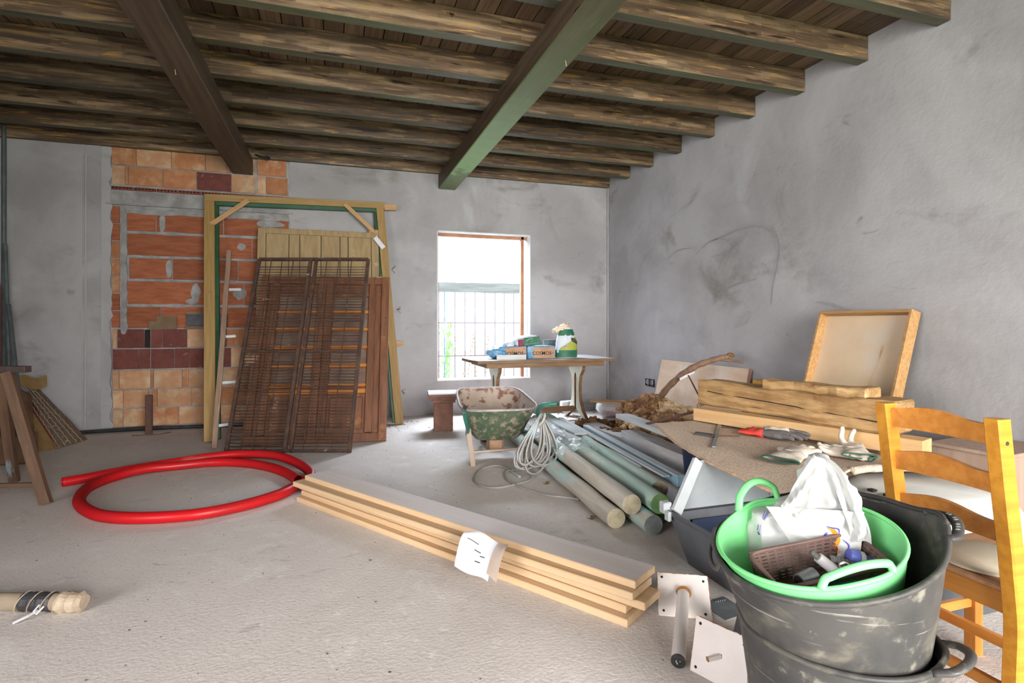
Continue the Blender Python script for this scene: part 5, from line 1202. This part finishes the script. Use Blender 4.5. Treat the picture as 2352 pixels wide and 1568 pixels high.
# silhouette of the bag: height, left edge, right edge, depth
SIL = [(-.13, -.12, .14, .05), (-.09, -.15, .165, .07), (-.05, -.148, .155, .075), (-.01, -.142, .135, .07), (.03, -.115, .115, .065), (.06, -.07, .125, .06), (.09, -.025, .128, .055), (.12, -.02, .12, .05), (.15, -.012, .095, .045), (.175, .0, .075, .035), (.195, .012, .055, .02), (.202, .025, .04, .008)]
def sil(z):
    for p, q in zip(SIL, SIL[1:]):
        if p[0] <= z <= q[0]:
            f = (z - p[0]) / (q[0] - p[0]); f = f * f * (3 - 2 * f); return [p[i] + (q[i] - p[i]) * f for i in range(4)]
    return list(SIL[-1] if z > 0 else SIL[0])
def bagpt(z, a):
    _, l, r, d = sil(z)
    x = (l + r) / 2 + (r - l) / 2 * math.copysign(abs(math.cos(a)) ** .8, math.cos(a)); y = d * math.sin(a)
    q = V((x, y, z)); k = min(1, (z + .14) / .05)
    n1 = noise.noise(V((x * 9 + 3, z * 9, y * 6))); n2 = noise.noise(V((x * 22, z * 15, y * 12 + 5)))
    fold = (1 - abs(n1) * 2.4) * .018 + (1 - abs(n2) * 2.5) * .008 - .012
    vert = .006 * math.sin(x * 60 + 9 * z * 4 + 6 * n1)
    dirn = V((math.cos(a), math.sin(a), 0)); return q + dirn * (fold + vert) * k
b = B(); nz = 60; na = 96
rings = [[bagpt(-.13 + .332 * i / nz, 2 * math.pi * j / na) for j in range(na)] for i in range(nz + 1)]
b.warp(lambda p: p); b.loft(rings); bvh = BVHTree.FromBMesh(b.bm); obj('bag_film', b, 'bagwhite', bag, smooth='auto')
def strap(pts, w, seed):
    Q = path_smooth(pts, 8); b = B()
    for s in (0, 1):
        b.grid(lambda u, v: Q[min(len(Q) - 1, int(u * (len(Q) - 1) + .5))] + V(((v - .5) * w, .004 * math.sin(v * 9 + u * 5) + s * .003, .006 * math.sin(v * 6 + u * 9 + seed))), len(Q) - 1, 6)
    obj('bag_handle', b, 'bagwhite', bag, smooth='auto')
for (Q_, w0, w1, sd) in (([(.03, -.02, .195), (.07, -.055, .17), (.10, -.075, .10), (.118, -.085, .05), (.12, -.085, .02)], .03, .045, 1),
                       ([(.035, -.02, .195), (.02, -.055, .17), (.0, -.07, .13), (-.015, -.08, .09), (-.03, -.085, .065)], .03, .05, 3)):
    Q = path_smooth(Q_, 8); b = B(); k_ = len(Q) - 1
    for s_ in (0, 1):
        def sf(u, v, s_=s_):
            i = min(k_, int(u * k_ + .5)); d = Q[min(i + 1, k_)] - Q[max(i - 1, 0)]; d.y = 0; d.normalize(); sd_ = V((-d.z, 0, d.x))
            return Q[i] + sd_ * ((v - .5) * (w0 + (w1 - w0) * u)) + V((0, .010 * math.sin(v * 9 + u * 7 + sd) + .008 * noise.noise(V((u * 9, v * 4, sd))) + s_ * .002, 0))
        b.grid(sf, k_, 8)
    obj('bag_handle', b, 'bagwhite', bag, smooth='auto')
b = B()
def flapf(u, v, o=0):
    x0 = -.085 + .07 * v; x1 = .128 - .01 * v
    return V((x0 + (x1 - x0) * u, -.084 + .012 * noise.noise(V((u * 4, v * 4, 1))) + .006 * abs(math.sin(u * 7 + v * 5)) + o, .070 - .105 * v + .02 * u * (1 - v) - .012 * u * v))
b.grid(lambda u, v: flapf(u, v), 24, 16); b.grid(lambda u, v: flapf(u, v, .0015), 24, 16)
bvh2 = BVHTree.FromBMesh(b.bm); obj('folded_flap', b, 'bagwhite', bag, smooth=True)
def drape(pts, wf, m, n='logo_stroke'):
    Q = path_smooth([(p[0], 0, p[1]) for p in pts], 8); out = []
    for p in Q:
        best = None
        for t_ in (bvh, bvh2):
            h = t_.ray_cast(V((p.x, -.5, p.z)), V((0, 1, 0)))
            if h[0] is not None and (best is None or h[0].y < best.y): best = h[0]
        if best is not None: out.append(best)
    if len(out) < 3: return
    k = len(out); b = B()
    L_, R2 = [], []
    for i, p in enumerate(out):
        d = out[min(i + 1, k - 1)] - out[max(i - 1, 0)]; d.y = 0
        if d.length < 1e-6: d = V((0, 0, 1))
        d.normalize(); s = V((-d.z, 0, d.x)) * wf(i / (k - 1)) * .5
        L_.append(b.bm.verts.new(p + s + V((0, -.0022, 0)))); R2.append(b.bm.verts.new(p - s + V((0, -.0022, 0))))
    for i in range(k - 1): b.face([L_[i], R2[i], R2[i + 1], L_[i + 1]])
    obj(n, b, m, bag, fix=False)
S = lambda u, v: ((u - 1845) * 1.42 / 1268 / .98, -(v - 1215) * 1.42 / 1268)
bell = lambda w: (lambda f: w * (.15 + .85 * math.sin(math.pi * min(1, max(0, f)))))
drape([S(*p) for p in ((1892, 1180), (1900, 1183), (1909, 1200), (1905, 1214), (1897, 1221))], bell(.011), 'orangeink')
drape([S(*p) for p in ((1899, 1216), (1904, 1222), (1912, 1230))], lambda f: .004 + .006 * f, 'orangeink')
drape([S(*p) for p in ((1890, 1190), (1885, 1200), (1887, 1212), (1880, 1222))], bell(.007), 'purple')
drape([S(*p) for p in ((1888, 1177), (1900, 1178), (1911, 1180), (1912, 1192))], bell(.0035), 'purple')
drape([S(*p) for p in ((1918, 1200), (1929, 1209), (1927, 1221))], bell(.003), 'purple')
drape([S(*p) for p in ((1892, 1214), (1898, 1211), (1901, 1207))], bell(.003), 'purple')
rr = random.Random(5)
for k in range(7): drape([S(1776 - k * 1.6 + 1, 1171 + k * 3.1), S(1773 - k * 1.6 - 2, 1173 + k * 3.1), S(1775 - k * 1.6, 1175 + k * 3.1)], lambda f: .0012, 'purple', 'small_print')
for k in range(5): drape([S(1767 - k * 1.2, 1174 + k * 3.2), S(1764 - k, 1176 + k * 3.2), S(1765 - k, 1177 + k * 3.2)], lambda f: .001, 'purple', 'small_print')
drape([S(1757, 1205), S(1756, 1213), S(1755, 1219)], lambda f: .0008, 'purple', 'small_print'); drape([S(1752, 1206), S(1751, 1213), S(1750, 1219)], lambda f: .0018, 'purple', 'small_print')
drape([S(1751, 1222), S(1755, 1224), S(1753, 1227), S(1750, 1225)], lambda f: .0022, 'purple', 'small_print')

# ------------------------------------------------------------------ pine chair
ch = thing('ladderback_chair', 'orange varnished pine ladderback chair at the right edge', 'chair', loc=(1.93, 1.28, 0))
def Cl(p): return V(p) - V((1.93, 1.28, 0))
def rearpost(y, n):
    P = [(1.865, y, .97), (1.905, y, .70), (1.945, y, .45), (1.955, y, .30), (1.93, y, 0)]
    b = B(); w, d = .045, .055
    rings = []
    for p in path_smooth(P, 4):
        k = 1.0 if p.z > .55 or p.z < .2 else 1.12
        rings.append([Cl((p.x + a * d * k / 2, p.y + c * w / 2, p.z)) for a, c in ((-.8, -1), (.8, -1), (1, -.8), (1, .8), (.8, 1), (-.8, 1), (-1, .8), (-1, -.8))])
    b.loft(rings); return obj(n, b, 'chairside', ch)
rp_ = rearpost(1.11, 'rear_post'); rearpost(1.455, 'rear_post')
b = B(); b.cyl(Cl((1.872, 1.087, .90)), Cl((1.872, 1.0855, .90)), .006, n=12); obj('screw', b, 'darkmetal', rp_)
def xpost(z): return 1.865 + (.97 - z) * .152
for z, hh in ((.925, .068), (.775, .068), (.625, .066)):
    b = B(); rings = []
    for i in range(17):
        s = i / 16; y = 1.44 - .315 * s; wv = .010 * math.sin(s * math.pi * 2 - .9); bow = .014 * math.sin(math.pi * s)
        x = xpost(z) + bow
        rings.append([Cl((x - .010, y, z - hh / 2 + .0)), Cl((x + .010, y, z - hh / 2)), Cl((x + .010 - .004, y, z + hh / 2 + wv)), Cl((x - .010 - .004, y, z + hh / 2 + wv))])
    b.loft(rings); obj('back_slat', b, 'chair', ch)
b = B(); b.box(Cl((2.13, 1.283, .445)), (.40, .36, .022), bev=.006); obj('seat', b, 'seatwood', ch)
for (a, c) in (((1.95, 1.13, .40), (1.95, 1.44, .40)), ((2.31, 1.13, .40), (2.31, 1.44, .40)), ((1.96, 1.455, .40), (2.31, 1.455, .40)), ((1.96, 1.11, .40), (2.31, 1.11, .40))):
    stick('seat_rail', Cl(a), Cl(c), .022, .065, 'chair', ch)
for y in (1.115, 1.452): stick('front_leg', Cl((2.31, y, 0)), Cl((2.31, y, .43)), .042, .042, 'chair', ch, up=(1, 0, 0))
for y in (1.11, 1.455): stick('side_stretcher', Cl((1.95, y, .20)), Cl((2.30, y, .20)), .02, .035, 'chair', ch)
stick('cross_stretcher', Cl((2.10, 1.12, .20)), Cl((2.10, 1.445, .20)), .02, .035, 'chair', ch)
stick('rear_stretcher', Cl((1.945, 1.13, .135)), Cl((1.945, 1.44, .135)), .02, .035, 'chair', ch)
t = thing('wooden_disc', 'round whitewashed wooden disc lying on the chair seat', 'disc', loc=(2.09, 1.27, .457))
b = B(); b.lathe([(.0, 0), (.150, 0), (.154, .003), (.154, .009), (.150, .012), (.0, .012)][1:-1], 64); obj('disc', b, 'disc', t, smooth='auto')
# chipboard boxes at the right
t = thing('veneer_box', 'pale brown wooden box behind the pine chair', 'box', mx=Matrix.Translation((3.46, 2.02, 0)) @ Matrix.Rotation(math.radians(6), 4, 'Z'))
for c, d in (((.012, .18, .26), (.022, .36, .52)), ((.25, .012, .26), (.46, .022, .52)), ((.25, .348, .26), (.46, .022, .52)), ((.478, .18, .26), (.022, .33, .52))):
    b = B(); b.box(c, d, bev=.002); obj('side', b, 'chip', t)
b = B(); b.box((.245, .18, .53), (.52, .40, .02), bev=.003); obj('lid', b, 'chip', t)
t = thing('dark_knotted_log', 'short knotty branch piece beside the white carrier', 'wood', loc=(3.2, 2.25, .0))
b = B(); b.tube(path_smooth([(0, 0, 0), (.03, .02, .2), (-.01, .0, .36), (.05, -.02, .5)], 5), lambda i: .035 + .008 * math.sin(i * 1.9), 10); b.rough(.01, 14); obj('limb', b, 'branch', t)

# ------------------------------------------------------------------ white steel plates
def plate(name, lab, bl, br, tl, seed, pipe):
    mx, w, h = leaf_frame(bl, br, tl)
    t = thing(name, lab, 'steel plate', mx, 'white rusty post bases')
    b = B(); b.box((w / 2, 0, h / 2), (w, .005, h), bev=.001); b.rough(.0015, 12, seed); obj('plate', b, 'whitemetal', t)
    b = B(); e = .0022
    P_ = [(0, 0, 0), (w, 0, 0), (w, 0, h), (0, 0, h)]
    for i in range(4): b.tube([V(P_[i]).lerp(V(P_[(i + 1) % 4]), q / 12) for q in range(13)], lambda i_: e + .001 * math.sin(i_ * 2.3 + i), 5)
    obj('rusty_edge', b, 'rustedge', t)
    b = B()
    for (x, z) in ((.02, .02), (w - .025, .02), (.02, h - .02), (w - .02, h - .025)): b.cyl((x, -.0035, z), (x, .0035, z), .0055, n=10)
    obj('bolt_hole', b, 'darkhole', t)
    return t, w, h
t, w, h = plate('post_base', 'white steel plate with a long white tube welded to it, nearer the pine boards', (1.331, 2.059, 0), (1.521, 1.954, 0), (1.403, 2.173, 0.124), 1, 1)
ti = t.matrix_basis.inverted()
p0 = V((w * .5, -.003, h * .55)); p1 = ti @ V((1.189, 1.716, 0.028))
b = B(); b.tube([p0, p1], .0255, 24); obj('tube', b, 'whitemetal', t, smooth='auto')
b = B(); d = (p1 - p0).normalized(); b.cyl(p1 - d * .004, p1 + d * .002, .0262, n=24); obj('dark_tube_end', b, 'black', t)
b = B(); b.tube([p1 + d * .003 + V((.008 * math.cos(a), 0, .008 * math.sin(a))) for a in (0, 1.5, 3, 4.5)], .003, 5); obj('tube_core', b, 'brass', t)
b = B(); b.cyl(p0 + V((0, -.0, 0)), p0 + d * .012, .033, .027, n=20); b.rough(.002, 40); obj('weld', b, 'rustedge', t)
t, w, h = plate('post_base', 'white steel plate with a short stub, leaning against the black tubs', (1.228, 1.698, 0), (1.305, 1.508, 0), (1.265, 1.713, 0.184), 2, 0)
b = B(); b.bar((w * .52, -.003, h * .50), (w * .40, -.045, h * .42), .013, .013); obj('stub', b, 'whitemetal', t)
b = B(); b.bar((w * .405, -.043, h * .424), (w * .398, -.0455, h * .419), .0135, .0135); obj('rusty_tip', b, 'rustedge', t)
t = thing('metal_offcut', 'thin dark grey sheet offcut standing between crate and tubs', 'sheet', loc=(1.497, 1.807, 0))
b = B(); b.prism([(0, 0), (.14, 0), (.13, .12), (.03, .15)], .004, Matrix.Rotation(math.radians(-40), 4, 'Z')); obj('sheet', b, 'darkmetal', t)
t = thing('notched_trowel', 'flat grey sheet with a small toothed edge lying beside the dark crate', 'trowel', loc=(1.611, 2.014, 0))
b = B(); b.prism([(-.05, -.07), (.09, -.09), (.10, .06), (-.04, .08)], .003, Matrix.Rotation(math.radians(90), 4, 'X')); 
for i in range(6): b.box((.094 + .002 * i * 0, -.004, 0), (.001, .001, .001))
obj('blade', b, 'steel', t)
b = B()
for i in range(5): b.box((.02 + i * .012, .062, .006), (.006, .012, .004))
obj('teeth', b, 'steel', t)

# ------------------------------------------------------------------ wrapped pole at the left
t = thing('wrapped_pole', 'round pole wrapped in tape and plastic at its end, entering from the left', 'pole', frame((-1.669, 3.069, 0.042), V((-1.031, 2.855, 0.042)) - V((-1.669, 3.069, 0.042))))
Lp = (V((-1.031, 2.855, 0.042)) - V((-1.669, 3.069, 0.042))).length
b = B(); b.tube([(0, 0, 0), (Lp * .7, 0, 0), (Lp - .05, 0, 0)], .036, 18); obj('pole', b, 'pole', t, smooth='auto')
b = B(); b.tube([(Lp - .26 + i * .012, 0, 0) for i in range(12)], lambda i: .039 + .002 * math.sin(i * 2), 18); b.rough(.002, 30); obj('dark_tape', b, 'darkmetal', t)
for k in range(4):
    b = B(); b.tube([(Lp - .27 + k * .055 + .02 * math.sin(a) + .012 * a / 6, .041 * math.cos(a), .041 * math.sin(a)) for a in [i * .4 for i in range(17)]], .005, 6, flat=.5); obj('plastic_strip', b, 'sponge', t)
b = B(); b.tube([(Lp - .10 + i * .013, 0, 0) for i in range(9)], lambda i: .041 + .003 * math.sin(i * 1.9) - (.012 if i == 8 else 0), 16); b.rough(.005, 28); obj('wrapped_end', b, 'sponge', t)
b = B(); b.tube([(Lp - .17, -.035, -.02), (Lp - .18, -.07, -.025), (Lp - .21, -.11, -.035)], .005, 5); b.tube([(Lp - .16, -.03, .01), (Lp - .165, -.06, -.01), (Lp - .15, -.065, -.02), (Lp - .14, -.04, .0)], .005, 5, flat=.4); obj('loose_end', b, 'whitedust', t)

# ------------------------------------------------------------------ leaves and grit on the floor
for j, (p, lab) in enumerate((((1.59, 4.012, 0), 'curled dry yellow leaf on the floor beside the clear hose'), ((1.579, 3.207, 0), 'curled dry yellow leaf on the floor beside the round posts'), ((1.641, 4.579, 0), 'brown leaf lying under the hose coil'))):
    t = thing('dry_leaf', lab, 'leaf', loc=p); rr = random.Random(j)
    for k in range(5):
        b = B(); b.grid(lambda u, v: V(((u - .5) * .045, (v - .5) * .02 * math.sin(math.pi * u), .010 * math.sin(u * 4 + k) + .010)), 5, 3)
        b.warp(lambda q: Matrix.Rotation(k * 1.25, 3, 'Z') @ (q + V((.016, 0, 0)))); obj('lobe', b, 'leaf', t)
b = B(); rr = random.Random(21)
for i in range(330):
    x = rr.uniform(-2.6, 2.2); y = rr.uniform(1.6, 6.8)
    if 1.4 < x and y < 4.2: continue
    s = rr.uniform(.0015, .0045) * (2 if rr.random() < .06 else 1); b.blob((x, y, s * .3), (s * rr.uniform(.7, 1.8), s, s * .4), 1, .4, 4, i)
o = obj('floor_grit', b, 'grit', kind='stuff'); o['label'] = 'scattered crumbs of dirt and mortar on the concrete floor'; o['category'] = 'debris'
b = B()
for (u, v, s) in ():
    pass
b.free if False else None
for i in range(90):
    x = rr.uniform(.8, 3.5) if i % 2 else rr.uniform(-.4, 1.1); y = 7.1 - abs(rr.gauss(0, .25)) ; s = rr.uniform(.003, .011)
    b.blob((x, y, s * .3), (s * 1.4, s, s * .5), 1, .4, 4, i)
o = obj('wall_rubble', b, 'grit', kind='stuff'); o['label'] = 'fine rubble and twigs along the foot of the back wall'; o['category'] = 'debris'
